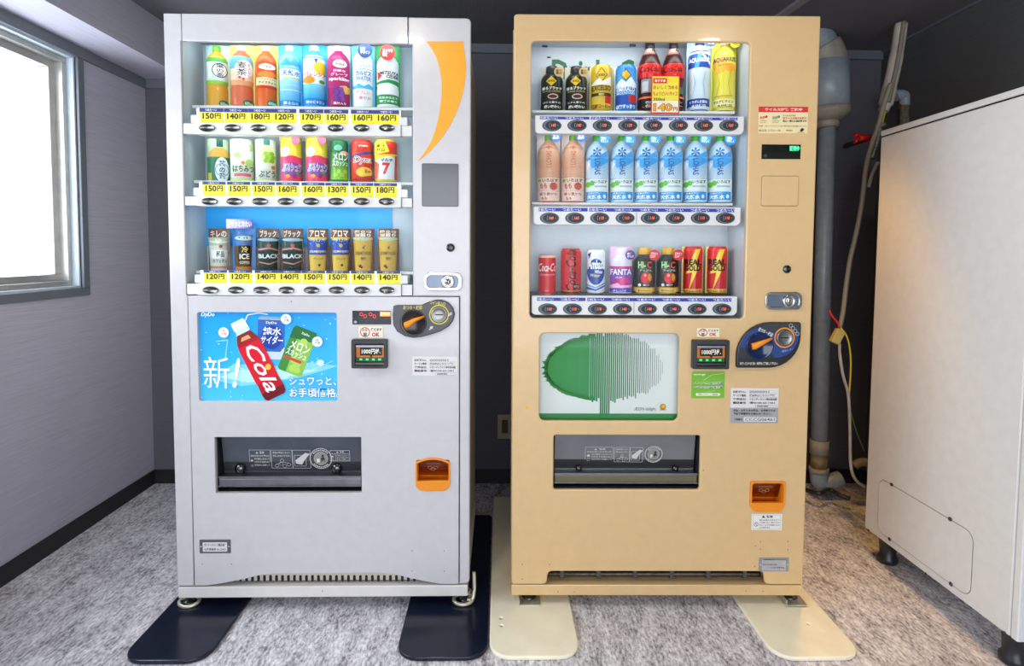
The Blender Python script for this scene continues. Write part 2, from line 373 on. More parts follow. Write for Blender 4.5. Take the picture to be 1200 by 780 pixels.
# ceiling lamps: round fittings for the two warm lamps and the added alley downlight
for i, (x, y, k) in enumerate(LAMPS):
    r = empty('ceiling_light', Matrix.Translation((x, y, CEIL)))
    tag(r, 'warm white round ceiling downlight '+LAMP_WHERE[i], 'lamp', 'ceiling downlights')
    MB().lathe([(.058, 0), (.085, -.001), (.088, -.008), (.060, -.012), (.058, -.004)], n=28, cap=False).build('frame', WHITE, r)
    MB().lathe([(.001, -.003), (.059, -.003)], n=28, cap=False).build('diffuser', mat('lamp_diffuser_'+k, LAMP_COLOR[k], .5, emit=3), r)
    if k == 'added_spot':
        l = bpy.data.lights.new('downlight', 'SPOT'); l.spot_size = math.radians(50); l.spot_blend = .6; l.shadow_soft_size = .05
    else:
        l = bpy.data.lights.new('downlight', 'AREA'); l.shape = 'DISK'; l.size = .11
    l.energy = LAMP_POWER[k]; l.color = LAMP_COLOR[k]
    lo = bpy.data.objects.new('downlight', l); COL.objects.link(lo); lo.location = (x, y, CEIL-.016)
# flat cable trunking across the ceiling
def onz(px, py, z): d = ray(px, py); return CAM+d*((z-CAM.z)/d.z)
p1, p2 = onz(921, 14, CEIL-.006), onz(937, 3, CEIL-.006); wv = (onz(930, 14, CEIL-.006)-onz(913, 14, CEIL-.006)).length*.62
dr = (p2-p1).normalized(); nn = Vector((-dr.y, dr.x, 0))*wv/2; a_, b_ = p1-dr*.30, p1+dr*.9
tr = MB(); tr.add([a_-nn, b_-nn, b_+nn, a_+nn], [(0, 1, 2, 3)]); q = [Vector((v[0], v[1], CEIL-.012)) for v in tr.v[:4]]
tr = MB().prism([(v.x, v.y) for v in q], 2, CEIL-.012, CEIL-.0005)
tag(tr.build('cable_trunking', mat('trunking_grey', '#8f9090', .5), bev=.001), 'flat grey cable strip running diagonally across the ceiling', 'trunking')
# wall socket seen in the gap between the machines
o0, o1 = on_plane(583, 513, 1, YB), on_plane(600, 485, 1, YB)
so = empty('wall_socket', Matrix.Translation((o0.x, YB, o0.z)))
tag(so, 'beige wall socket on the back wall in the gap between the machines', 'socket')
w_, h_ = o1.x-o0.x, o1.z-o0.z
plate('cover', rrect(0, 0, w_, h_, .006), [rrect(w_*.30, h_*.22, w_*.72, h_*.78, .003)], -.010, -.0005, mat('old_ivory', '#a99b7c', .5), so)
MB().box(w_*.30, w_*.72, -.004, -.001, h_*.22, h_*.78).build('insert', mat('socket_insert', '#3a3128', .5), so)

# ------------------------------------------------------------------ steel floor plates under the machines
def fplate(pl, pr, pf, yback, m_, label, grp, r=.060, holes=()):
    Z = .012
    x0 = sum(onz(*p, Z).x for p in pl)/len(pl); x1 = sum(onz(*p, Z).x for p in pr)/len(pr); y0 = onz(*pf, Z).y
    me = plate_mesh('floor_plate', rrect(0, 0, x1-x0, yback-y0, .03, 6, (r, r, .02, .02)), [ell(hx, hy, .005, .005, 10) for hx, hy in holes], -Z/2, Z/2, .0035, 2)
    me.transform(Matrix.Rotation(-PI/2, 4, 'X'))
    o = obj('floor_plate', me, None, m_); o.location = (x0, y0, Z/2+.0005); tag(o, label, 'floor plate', grp)
    return x0, x1, y0
PL = []
PL.append(fplate([(150, 762), (207, 698)], [(243, 762), (289, 713)], (195, 774), .62, NAVYPL, 'black steel floor plate under the left foot of the white machine', 'steel plates under the machines'))
PL.append(fplate([(467, 756), (477, 711)], [(573, 752), (574, 680)], (520, 770), .62, NAVYPL, 'black steel floor plate between the machines, under the right foot of the white machine', 'steel plates under the machines'))
PL.append(fplate([(574, 748), (576, 650)], [(678, 752), (669, 711)], (625, 769), .80, CREAMPL, 'cream steel floor plate under the left foot of the beige machine', 'steel plates under the machines', holes=((.035, .13), (.033, .165))))
PL.append(fplate([(870, 716), (898, 752)], [(942, 690), (1000, 752)], (950, 770), .62, CREAMPL, 'cream steel floor plate under the right foot of the beige machine', 'steel plates under the machines', holes=((.17, .14),)))

# ------------------------------------------------------------------ white equipment cabinet at the right
UX, UY0, UY1, UZ0, UZ1 = 1.3901, -.3026, .3285, .10, 1.5803
un = empty('equipment_cabinet', Matrix.Translation((UX, UY0, 0)))
tag(un, 'tall white steel equipment cabinet on black feet by the right wall', 'cabinet')
ud = UY1-UY0; uw = .37
zt = on_plane(1100, 140, 0, UX).z
MB().box(0, uw, .024, ud, UZ0, zt-.0025).build('body', UNIT, un, bev=.004)
MB().box(.004, uw-.004, .004, ud-.004, zt-.01, zt+.01).build('seam_core', BLACK, un)
MB().box(-.001, uw, .0, ud+.002, zt+.002, UZ1).build('top_cap', UNIT, un, bev=.004)
MB().box(0, uw, 0, .021, UZ0, zt-.002).build('front_panel', UNIT, un, bev=.003)
def us(px, py): p = on_plane(px, py, 0, UX); return (p.y-UY0, p.z)
c4 = [us(*p) for p in ((1029, 621), (1138, 700), (1140, 624), (1030.8, 560))]
y0, y1 = (c4[1][0]+c4[2][0])/2, (c4[0][0]+c4[3][0])/2; z0, z1 = (c4[0][1]+c4[1][1])/2, (c4[2][1]+c4[3][1])/2
def side_plate(name, outline, th, m_, parent):
    me = plate_mesh(name, outline, [], -th, 0, .0007); me.transform(Matrix.Rotation(-PI/2, 4, 'Z')); 
    # the sheet faced -y; it now faces -x, its x running along -y
    o = obj(name, me, parent, m_); return o
side_plate('panel_gasket', rrect(-y1-.0022, z0-.0022, -y0+.0022, z1+.0022, .032, 6), .0010, mat('gasket_grey', '#7d7d7a', .6), un)
ap = side_plate('access_panel', rrect(-y1, z0, -y0, z1, .03, 6), .0022, UNIT, un)
for i, (px, py) in enumerate(((1046, 567.5), (1114.5, 608), (1043.5, 631.5), (1115.5, 684))):
    yy, zz = us(px, py); MB().lathe([(.0065, 0), (.0065, .002), (.004, .0042), (.001, .0046)], (0, 0, 0), 'x', 12).build('screw', DKSTEEL, ap).location = (-.0022, yy, zz)
    ap.children[-1].rotation_euler = (0, 0, PI)
for px, py in ((1018, 621), (1085, 672), (1177.5, 741)):
    yy, zz = us(px, py); s_ = MB().lathe([(.004, 0), (.004, .001), (.002, .002)], (0, 0, 0), 'x', 10).build('screw', DKSTEEL, un); s_.location = (0, yy, zz); s_.rotation_euler = (0, 0, PI)
for x in (.05, uw-.05):
    for y in (.06, ud-.06):
        MB().lathe([(.030, 0), (.034, .006), (.034, .02), (.026, .03), (.030, .095), (.040, .10)], (x, y, 0), 'z', 20).build('foot', DARK, un)
# ------------------------------------------------------------------ drain pipe, cables and tap behind
YP = .80
def pp(px, py, Y=YP): return on_plane(px, py, 1, Y)
dp = empty('drain_pipe', Matrix.Identity(4)); base = pp(960, 568); dp.location = (base.x, YP, 0)
tag(dp, 'grey plastic drain pipe rising behind the beige machine, wide above and narrow below', 'pipe')
def loc_(p): return (p[0]-base.x, p[1]-YP, p[2])
def ptube(name, pts, r, m_, n=20, k=0):
    P = [pp(*q) for q in pts]; P = smooth_path(P, k) if k else P
    return MB().tube([loc_(p) for p in P], r, n).build(name, m_, dp)
ptube('lower_pipe', [(969, 148), (964.5, 320), (960.5, 520)], .036, PVC)
ptube('coupling', [(960.5, 515), (960, 531)], .041, PVCD)
ptube('worn_sleeve', [(960, 531), (959.5, 548)], .036, mat('stained_pvc', '#7d6a48', .6, noise=.3))
ptube('coupling', [(959.5, 547), (959.5, 553)], .042, PVCD)
ptube('elbow', [(959.5, 552), (960, 562), (966, 567), (975, 564), (985, 561)], .037, PVC, 20, 5)
ptube('collar', [(969, 140), (969, 150)], .050, PVCD); 
ptube('reducer', [(969, 127), (969, 134), (969, 142)], [.094, .094, .055], PVCD)
ptube('upper_pipe', [(968.5, 74), (969, 130)], .091, PVC, 26)
ptube('bend', [(968.5, 78), (967, 68), (961, 56)], .085, PVCD, 26, 4)
ptube('slanted_pipe', [(966, 66), (935, 14)], .078, PVC, 26)
# pale flexible duct and grey cable leaning behind the white cabinet
def cable(name, pts, r, m_, label, cat, Y=.6, n=10, k=6, ring=0):
    P = smooth_path([pp(a, b, Y if len(c) == 0 else c[0]) for a, b, *c in pts], k)
    return tag(MB().tube(P, r, n).build(name, m_), label, cat)
fd = empty('flexible_duct', Matrix.Identity(4)); f0 = pp(1034, 128, .62); fd.location = f0
tag(fd, 'pale flattened duct leaning up beside the white cabinet with a yellow end', 'duct')
P = [pp(a, b, .62)-f0 for a, b in ((1056, 28), (1053, 50), (1048, 78), (1043, 100), (1038, 122), (1035, 130))]
MB().tube(smooth_path(P, 5), [.024]*8+[.026]*8+[.028]*5+[.02]*5, 12).build('duct', FLEX, fd)
MB().tube([v+Vector((-.006, -.024, 0)) for v in smooth_path(P[:5], 5)], .009, 8).build('groove', mat('duct_groove', '#7d7668', .7), fd)
MB().tube(smooth_path([pp(a, b, .62)-f0 for a, b in ((1035.5, 128), (1033, 137), (1031.5, 144))], 4), .012, 10).build('yellow_end', YEL, fd)
MB().tube([pp(a, b, .62)-f0 for a, b in ((1027, 147), (1037, 146))], .010, 10).build('clip', PVCD, fd)
MB().tube(smooth_path([pp(a, b, .62)-f0 for a, b in ((1031, 150), (1029, 160), (1026, 172), (1022, 186))], 4), .012, 10).build('wrapped_joint', mat('silver_tape', '#6f716d', .4, .5, noise=.6, nscale=120), fd)
cable('grey_cable', [(1044, 98), (1036, 122), (1029, 148), (1022, 168), (1015, 195), (1012, 222), (1009, 244), (1003, 275), (996, 305), (991, 340), (988, 365), (984, 384)], .0095, mat('grey_cable_sheath', '#8a8676', .55), 'thick grey cable hanging down the dark gap beside the white cabinet', 'cable', .56)
cable('thin_cable', [(1029, 190), (1022, 204), (1018, 219)], .007, FLEX, 'short thin cable end poking out behind the top of the white cabinet', 'cable', .56)
cn = empty('cable_connector', Matrix.Translation(pp(984, 393, .50))); tag(cn, 'yellow plug connector with loose wires hanging in the dark gap', 'connector')
c0 = pp(984, 393, .50)
b = MB().box(-.018, .018, -.012, .012, -.030, .030).build('plug', mat('yellow_plug', '#b9a45c', .5), cn, bev=.003); b.rotation_euler = (0, .45, 0); b.location = pp(981, 394, .50)-c0
for nm, m_, pts, r in (('red_wire', RED, [(972, 364), (975, 370), (981, 377), (984, 384)], .004), ('yellow_wire', YEL, [(985, 384), (993, 396), (997, 420), (996, 450), (994, 470)], .0035),
                       ('white_wire', FLEX, [(984, 402), (984, 415), (988, 440), (994, 462), (996, 500), (997, 545), (1003, 562), (1013, 570)], .006), ('green_wire', mat('green_wire', '#4d6b3d', .5), [(994, 470), (1002, 500), (1013, 528)], .003)):
    MB().tube(smooth_path([pp(a, b_, .50)-c0 for a, b_ in pts], 5), r, 8).build(nm, m_, cn)
tp = empty('water_tap', Matrix.Translation(pp(1060, 145, .80))); tag(tp, 'rusty water pipe stub with an elbow above the white cabinet', 'tap'); t0 = pp(1060, 145, .80)
MB().tube([pp(1060, 175, .80)-t0, pp(1060, 124, .80)-t0], .020, 14).build('riser', mat('old_iron', '#77705f', .7, .3, noise=.4, nscale=50), tp)
MB().tube(smooth_path([pp(a, b, .80)-t0 for a, b in ((1049, 113), (1054, 111), (1060, 113), (1060, 124))], 4), .023, 14).build('elbow', PVC, tp)
MB().tube([pp(a, b, .80)-t0 for a, b in ((1060, 116), (1064, 110), (1071, 108))], [.02, .016, .014], 12).build('rusty_nipple', RUST, tp)
MB().tube([pp(1054, 125, .80)-t0, pp(1066, 124, .80)-t0], .012, 12).build('rusty_band', RUST, tp)
vh = empty('valve_handle', Matrix.Translation(pp(1012, 161, .75))); v0 = pp(1012, 161, .75); tag(vh, 'small red valve handle against the dark back wall', 'handle')
MB().tube([pp(a, b, .75)-v0 for a, b in ((1019, 161), (1011, 161.5), (1006, 161))], .015, 10).build('stem', RED, vh)
MB().tube([pp(a, b, .75)-v0 for a, b in ((1007, 161), (1004, 158), (1001, 158))], .009, 8).tube([pp(a, b, .75)-v0 for a, b in ((1007, 161), (1004, 165), (1001, 166))], .009, 8).build('grip', RED, vh)
MB().tube([pp(1019, 161, .75)-v0, pp(1024, 161, .75)-v0+Vector((0, .20, 0))], .012, 10).build('spindle', DKSTEEL, vh)
cable('floor_hose', [(1001, 546, .70), (1006, 542, .70), (1014, 541, .70), (1022, 545, .70)], .018, PVCD, 'short beige hose lying low in the dark gap behind the white cabinet', 'hose')
cable('black_cable', [(945, 574, .76), (960, 578, .70), (972, 574, .74), (985, 580, .70), (996, 584, .68)], .010, DARK, 'black cable lying on the carpet at the foot of the drain pipe', 'cable')
#=====PART3
# ================================================================== shared machine pieces
def hw(px): return px
JP_COLD = 'つめた〜い'
def cyl_y(prof, c, n=20, sx=1, sy=1): return MB().lathe(prof, c, 'y', n, sx, sy)
def sticker(name, L, bx, fn, parent, y=-.0006, mats=PAPER, th=True):
    """fn draws on a unit board x 0..1, y 0..1 (scaled to the pixel box)"""
    u0, z0, u1, z1 = L.box(*bx); a = Art(); fn(a, u0, z0, u1-u0, z1-z0); return a.build(name, parent, flat(y), mats)
def lock(L, c, w, h, parent, d=0):
    u, z = L(*c, d); k = w/44.0; 
    s = (L.u(c[0]+22, c[1])-L.u(c[0]-22, c[1]))*k/2; hh = (L.z(c[0], c[1]-h/2)-L.z(c[0], c[1]+h/2))/2
    o = plate('lock_handle', rrect(u-s, z-hh, u+s, z+hh, hh*.7, 6), [rrect(u-s*.86, z-hh*.66, u+s*.80, z+hh*.66, hh*.5, 6)], -.006, 0, CHROME, parent, .002)
    MB().box(u-s*.9, u+s*.85, -.0025, -.0005, z-hh*.7, z+hh*.7).build('recess', mat('lock_recess', '#6f7888', .35, .6), o)
    cyl_y([(hh*.72, 0), (hh*.72, .006), (hh*.55, .009), (hh*.5, .007), (hh*.3, .007), (hh*.28, .009), (.0005, .009)], (u+s*.26, -.002, z), 24).build('barrel', CHROME, o)
    MB().box(u+s*.26-.0012, u+s*.26+.0012, -.0118, -.0105, z-hh*.2, z+hh*.2).build('key_slot', BLACK, o)
    return o
def keyhole(L, c, r, parent):
    u, z = L(*c); o = cyl_y([(r, 0), (r, .002), (r*.8, .004), (.0005, .0045)], (u, -.0005, z), 18).build('keyhole', DKSTEEL, parent)
    MB().box(u-r*.55, u+r*.55, -.0056, -.0048, z-.0012, z+.0012).build('key_slot', BLACK, o); return o
def ok_art(a, x, z, w, h):
    a.rect(x, z, x+w, z+h, '#f2ecd8', r=.001); a.frame(x+.0005, z+.0005, x+w-.0005, z+h-.0005, .0012, '#d9cf8a')
    a.ring(x+w*.27, z+h*.5, w*.20, h*.42, w*.035, '#c83a3a'); a.text('10', x+w*.17, z+h*.55, x+w*.37, z+h*.82, '#c83a3a', .03)
    a.rect(x+w*.20, z+h*.15, x+w*.34, z+h*.45, '#777777'); a.text('使えます', x+w*.50, z+h*.58, x+w*.95, z+h*.86, '#3a3a3a', .03); a.text('OK', x+w*.55, z+h*.12, x+w*.86, z+h*.48, '#d01f2a', .04)
def bill_acceptor(L, bx, parent):
    u0, z0, u1, z1 = L.box(*bx); w, h = u1-u0, z1-z0
    o = plate('bill_acceptor', rrect(u0, z0, u1, z1, .004), [rrect(u0+w*.11, z0+h*.10, u1-w*.09, z1-h*.16, .002)], -.022, .0, DARK, parent, .002)
    MB().box(u0+w*.08, u1-w*.06, -.004, -.001, z0+h*.08, z1-h*.1).build('throat', BLACK, o)
    MB().box(u0+w*.11, u1-w*.09, -.013, -.004, z0+h*.72, z0+h*.79).build('upper_guide', STEEL, o)
    MB().box(u0+w*.11, u1-w*.09, -.017, -.004, z0+h*.12, z0+h*.20).build('lower_lip', DKSTEEL, o)
    a = Art(); x, z = u0+w*.11, z0+h*.22; W2, H2 = w*.80, h*.50
    a.rect(x, z, x+W2, z+H2, '#d9731e'); a.rect(x, z, x+W2, z+H2*.30, '#2b5a35'); a.rect(x+W2*.14, z+H2*.42, x+W2*.92, z+H2*.98, '#181512')
    a.text('1000円札', x+W2*.20, z+H2*.52, x+W2*.86, z+H2*.90, '#f4f0e0', .03)
    a.poly([(x+W2*.48, z+H2*.42), (x+W2*.53, z+H2*.26), (x+W2*.58, z+H2*.42)], '#181512')
    for k in range(4): a.rect(x+W2*(.12+.22*k), z+H2*.08, x+W2*(.22+.22*k), z+H2*.22, '#35c06a', 1)
    a.build('bill_sign', o, flat(-.010), [PRINT, LED]); return o
def info_art(extra=False):
    def fn(a, x, z, w, h):
        f = .0 if not extra else .44
        if extra: a.rect(x, z, x+w, z+h*f, '#a5a6a8')
        zb, hb = z+h*f, h*(1-f); a.rect(x, zb, x+w, z+h, '#dfdcdb')
        rows = ['自販機No.', 'サービス電話', '管理会社', '電話番号']; vals = ['0000001', '故障時はこちらへ連絡', 'イオンディライト株式会社', '☎0120-63-1361']
        for i in range(4):
            t = zb+hb*(.80-.185*i); a.text(rows[i], x+w*.05, t-hb*.05, x+w*.32, t+hb*.07, '#26262a', .02)
            a.text(vals[i], x+w*.39, t-hb*.05, x+w*(.92 if i != 0 else .8), t+hb*.07, '#333338' if i > 1 else '#77777c', .02)
            if i < 2: a.line([(x+w*.38, t-hb*.08), (x+w*.96, t-hb*.08)], .0005, '#8a8a90')
        a.ell(x+w*.94, zb+hb*.44, w*.025, hb*.07, '#8c8a2c'); a.frame(x+w*.52, zb+hb*.03, x+w*.97, zb+hb*.14, .0005, '#55555a'); a.text('故障受付番号', x+w*.55, zb+hb*.05, x+w*.78, zb+hb*.12, '#333338', .02)
        if extra:
            a.text('故障・お客さまの際は、お手数ですが', x+w*.06, z+h*.33, x+w*.94, z+h*.40, '#2c2c30', .02); a.text('下記管理番号をお知らせください。', x+w*.06, z+h*.24, x+w*.86, z+h*.31, '#2c2c30', .02)
            a.text('管理番号', x+w*.08, z+h*.08, x+w*.25, z+h*.14, '#2c2c30', .02); a.rect(x+w*.28, z+h*.05, x+w*.95, z+h*.18, '#d9d9da', r=.002); a.text('CCCG06461', x+w*.31, z+h*.075, x+w*.92, z+h*.155, '#3a3a40', .01)
    return fn
def caution_art(cols):
    """white safety print on the delivery flap"""
    def fn(a, x, z, w, h):
        c = '#c9c9c6'; lw = .0011; ph = h*.85; n = len(cols); px = x
        for k, (kind, f) in enumerate(cols):
            ww = w*f
            if kind == 'ring':
                r = h*.5; cx, cz = px+ww/2, z+h*.46; a.ring(cx, cz, r*.98, r*.98, .0022, c); a.ring(cx, cz, r*.62, r*.62, .0012, c); a.ell(cx, cz, r*.58, r*.58, '#8d8c86')
                a.ell(cx+r*.18, cz+r*.24, r*.12, r*.12, '#1d1f20'); a.poly([(cx-.0*r, cz+r*.1), (cx+r*.32, cz+r*.1), (cx+r*.34, cz-r*.38), (cx+r*.2, cz-r*.1), (cx+r*.04, cz-r*.4)], '#1d1f20'); a.rect(cx-r*.36, cz-r*.36, cx-r*.12, cz-r*.02, '#dedcd4')
                for q in range(9):
                    for sgn in (1, -1):
                        an = sgn*(PI/2)+(q-4)*.21; a.rect(cx+r*.79*math.cos(an)-r*.055, cz+r*.79*math.sin(an)-r*.06, cx+r*.79*math.cos(an)+r*.055, cz+r*.79*math.sin(an)+r*.06, c)
            elif kind == 'hand':
                a.frame(px, z, px+ww*.96, z+ph, lw, c); a.frame(px+ww*.10, z+ph*.12, px+ww*.72, z+ph*.72, lw, c)
                a.poly([(px+ww*.18, z+ph*.25), (px+ww*.5, z+ph*.2), (px+ww*.64, z+ph*.45), (px+ww*.95, z+ph*.8), (px+ww*.7, z+ph*.85), (px+ww*.36, z+ph*.6), (px+ww*.15, z+ph*.45)], c)
            elif kind == 'map':
                a.frame(px, z, px+ww, z+ph, lw, c); a.text('故障の際はこちらへ', px+ww*.08, z+ph*.80, px+ww*.92, z+ph*.92, c, .02); a.text('手を入れないで下さい', px+ww*.08, z+ph*.62, px+ww*.92, z+ph*.74, c, .02)
                for ex, ez in ((.25, .14), (.45, .24), (.62, .12), (.5, .42), (.82, .2)): a.ring(px+ww*ex, z+ph*ez, ww*.09, ww*.09, .001, c, 14)
                a.line([(px+ww*.2, z+ph*.2), (px+ww*.5, z+ph*.34), (px+ww*.85, z+ph*.28)], .001, c)
            else:
                p0 = z if kind == 'warn' else z+ph*.42; a.frame(px, p0, px+ww*.97, z+ph, lw, c); hh = z+ph-p0
                a.poly([(px+ww*.30, z+ph-hh*.2), (px+ww*.42, z+ph-hh*.2), (px+ww*.36, z+ph-hh*.08)], c); a.text('警告', px+ww*.48, z+ph-hh*.2, px+ww*.70, z+ph-hh*.07, c, .03)
                for q, tx in enumerate(('商品を取り出す時以外', '手や物を入れないで', 'けがをする恐れあり', '引き金に注意して')):
                    t = z+ph-hh*(.34+.17*q); a.text(tx, px+ww*(.06 if q < 1 else .22), t-hh*.03, px+ww*.93, t+hh*.07, c, .015)
                a.ell(px+ww*.11, p0+hh*.42, ww*.05, ww*.05, c, 12); a.ring(px+ww*.11, p0+hh*.14, ww*.05, ww*.05, .0008, c, 12)
            px += ww*1.02
    return fn
def delivery(L, bx, parent, th, rad, art_bx, cols, bolts, metal, flapm):
    u0, z0, u1, z1 = L.box(*bx); w, h = u1-u0, z1-z0; D = .11
    b = MB().box(u0-.012, u0, th*.5, D, z0-.012, z1+.012).box(u1, u1+.012, th*.5, D, z0-.012, z1+.012).box(u0, u1, th*.5, D, z1, z1+.012).box(u0, u1, th*.5, D, z0-.012, z0).box(u0-.012, u1+.012, D, D+.01, z0-.012, z1+.012)
    b.build('delivery_bin', mat('bin_grey', '#34383d', .35, .3), parent)
    fl = MB(); zt, zb = z1-h*.04, z0+h*.27; y_t, y_b = .030, .046
    fl.add([(u0+.006, y_t, zt), (u1-.006, y_t, zt), (u1-.006, y_b, zb), (u0+.006, y_b, zb), (u0+.006, y_t+.004, zt), (u1-.006, y_t+.004, zt), (u1-.006, y_b+.004, zb), (u0+.006, y_b+.004, zb)],
           [(0, 1, 2, 3), (7, 6, 5, 4), (0, 4, 5, 1), (1, 5, 6, 2), (2, 6, 7, 3), (3, 7, 4, 0)])
    f = fl.build('delivery_flap', flapm, parent)
    MB().box(u0+.004, u1-.004, .010, .05, zb-h*.03, zb+h*.01).build('flap_hinge', STEEL, f)
    MB().box(u0+.004, u1-.004, .012, .030, z0+h*.10, zb-h*.035).build('lower_bar', metal, f, bev=.003)
    MB().box(u0+.004, u1-.004, .008, .034, z0+h*.095, z0+h*.115).build('bar_edge', STEEL, f)
    def fn(co_x, t, z): k = (zt-t)/(zt-zb); return (co_x, y_t+(y_b-y_t)*k-.0006-z, t)
    ub = L.box(*art_bx, .036); a = Art(); caution_art(cols)(a, ub[0], ub[1], ub[2]-ub[0], ub[3]-ub[1]); a.build('safety_print', f, fn, PAPER)
    for px, py, r in bolts:
        u, z = L(px, py, .042); cyl_y([(r, -.002), (r, .002), (r*.82, .006), (r*.45, .009), (.0005, .010)], (u, .038, z), 20).build('bolt', DKSTEEL, f)
    kz0, kz1 = zb+h*.03, zb+h*.20
    def yk(t): return y_t+(y_b-y_t)*(zt-t)/(zt-zb)-.0012
    MB().add([(u0+.007, yk(kz0), kz0), (u1-.007, yk(kz0), kz0), (u1-.007, yk(kz1), kz1), (u0+.007, yk(kz1), kz1)], [(0, 1, 2, 3)]).build('dark_band', DARK, f)
    return f
def coin_cup(L, bx, parent, th, arch):
    u0, z0, u1, z1 = L.box(*bx); w, h = u1-u0, z1-z0; D = .055; rs = (w*.24, w*.24, .001, .001) if arch else (w*.24, w*.24, w*.06, w*.06)
    out = rrect(u0, z0, u1, z1, 0, 6, rs); inn = rrect(u0+w*.05, z0+h*.30, u1-w*.05, z1-h*.05, 0, 5, (.002, .002, w*.08, w*.08))
    if arch:      # gently arched top edge
        arc = lambda x0_, x1_, zc, up: [(x1_+(x0_-x1_)*q/8, zc+up*(1-(2*q/8-1)**2)) for q in range(9)]
        out = rrect(u0, z0, u1, z1, 0, 6, (w*.24, w*.24, 0, 0))[:14]+arc(u0, u1, z1-h*.14, h*.14); inn = [(u0+w*.05, z0+h*.30), (u1-w*.05, z0+h*.30)]+arc(u0+w*.05, u1-w*.05, z1-h*.18, h*.12)
    o = plate('coin_return_cup', out, [inn], -.004, .010, ORANGE, parent, .0012)
    b = MB().box(u0+w*.03, u0+w*.06, .008, D, z0+h*.06, z1-h*.04).box(u1-w*.06, u1-w*.03, .008, D, z0+h*.06, z1-h*.04).box(u0+w*.03, u1-w*.03, .008, D, z0+h*.05, z0+h*.10).box(u0+w*.03, u1-w*.03, .008, D, z1-h*.05, z1-h*.02).box(u0+w*.03, u1-w*.03, D, D+.004, z0+h*.05, z1-h*.02)
    b.build('cup_liner', ORANGE, o)
    fl = MB(); fl.add([(u0+w*.07, .010, z1-h*.07), (u1-w*.07, .010, z1-h*.07), (u1-w*.07, .030, z0+h*.36), (u0+w*.07, .030, z0+h*.36)], [(0, 1, 2, 3)])
    fl.build('cup_flap', glass_mat('amber_flap', (.40, .25, .19), .08) if 'amber_flap' not in bpy.data.materials else bpy.data.materials['amber_flap'], o)
    a = Art(); 
    for q in range(3): a.ring(u0+w*(.4+.08*q), z0+h*(.62-.05*(q % 2)), w*.07, h*.05, .0008, '#d9b79a', 14)
    a.line([(u0+w*.3, z0+h*.78), (u0+w*.7, z0+h*.78)], .001, '#c79a78'); a.line([(u0+w*.3, z0+h*.72), (u0+w*.7, z0+h*.72)], .0008, '#c79a78')
    def fn(x, t, z): k = (z1-h*.07-t)/((z1-h*.07)-(z0+h*.36)); return (x, .010+.02*k-.0008-z, t)
    a.build('flap_print', o, fn, PAPER); return o
def levelling_foot(parent, u, y, zt, zp, r=.012):
    o = MB().lathe([(.022, zp), (.024, zp+.004), (.022, zp+.008), (r*.8, zp+.012), (r*.8, zt)], (u, y, 0), 'z', 18).build('levelling_foot', DKSTEEL, parent)
    MB().lathe([(r*1.5, 0), (r*1.5, .008)], (u, y, zp+.022), 'z', 6).build('lock_nut', ZINC, o); return o
def button_mesh_metal(w, h):
    return MB().lathe([(.5, 0), (.5, .005), (.485, .006), (.46, .0056), (.38, .0035), (.25, .0018), (.12, .001), (.005, .0008)], (0, 0, 0), 'y', 28, w, h, cap=False).mesh('select_button')

# ================================================================== products on display
PROF = {
 'can': [(0, 0), (.80, 0), (.86, .012), (1, .05), (1, .93), (.90, .975), (.88, .99), (.86, 1.0), (.82, .985), (0, .985)],
 'tube': [(0, 0), (1, 0), (1, 1), (.97, 1.0), (0, .995)],
 'pet': [(0, 0), (.86, 0), (.97, .02), (1, .05), (1, .30), (.95, .34), (1, .38), (1, .74), (.94, .79), (.74, .85), (.46, .895), (.40, .91), (.40, .925), (0, .925)],
 'water': [(0, 0), (.88, 0), (.98, .02), (1, .05), (1, .66), (.97, .73), (.86, .80), (.62, .86), (.42, .895), (.36, .91), (.36, .925), (0, .925)],
 'botcan': [(0, 0), (.88, 0), (.98, .02), (1, .05), (1, .66), (.95, .73), (.76, .80), (.60, .835), (.56, .85), (0, .85)],
 'cola': [(0, 0), (.80, 0), (.96, .02), (1, .05), (1, .16), (.93, .20), (.86, .30), (.88, .40), (.98, .46), (1, .50), (.99, .62), (.88, .70), (.66, .79), (.42, .865), (.36, .88), (.36, .90), (0, .90)],
 'cup': [(0, 0), (.80, 0), (.84, .02), (1.0, .74), (1.04, .76), (1.04, .79), (0, .79)],
}
CAPR = {'pet': (.43, .915, 1.0), 'water': (.39, .915, 1.0), 'botcan': (.56, .845, 1.0), 'cola': (.40, .89, 1.0)}
def rad(style, t):
    P = PROF[style]
    for (r0, t0), (r1, t1) in zip(P[1:-2], P[2:-1]):
        if t0 <= t <= t1: return r0+(r1-r0)*((t-t0)/(t1-t0) if t1 > t0 else 0)
    return P[1][0] if t <= 0 else P[-2][0]
def draw(a, items, R, h):
    """items in front-view units: s -1..1 across, t 0..1 upwards"""
    X = lambda s: s*R; T = lambda t: t*h
    for it in items:
        k = it[0]
        if k == 'r': a.rect(X(it[1]), T(it[2]), X(it[3]), T(it[4]), it[5])
        elif k == 'g': a.grad(X(it[1]), T(it[2]), X(it[3]), T(it[4]), it[5], it[6])
        elif k == 'gh': a.grad(X(it[1]), T(it[2]), X(it[3]), T(it[4]), it[5], it[6], True)
        elif k == 'c': a.ell(X(it[1]), T(it[2]), it[3]*R, it[3]*R, it[4])
        elif k == 'o': a.ring(X(it[1]), T(it[2]), it[3]*R, it[3]*R, it[4]*R, it[5])
        elif k == 'e': a.ell(X(it[1]), T(it[2]), it[3]*R, it[4]*h, it[5])
        elif k == 'p': a.poly([(X(s), T(t)) for s, t in it[1]], it[2])
        elif k == 'l': a.line([(X(s), T(t)) for s, t in it[1]], it[2]*R, it[3])
        elif k == 't': a.text(it[1], X(it[2]), T(it[3]), X(it[4]), T(it[5]), it[6], *(it[7:]))
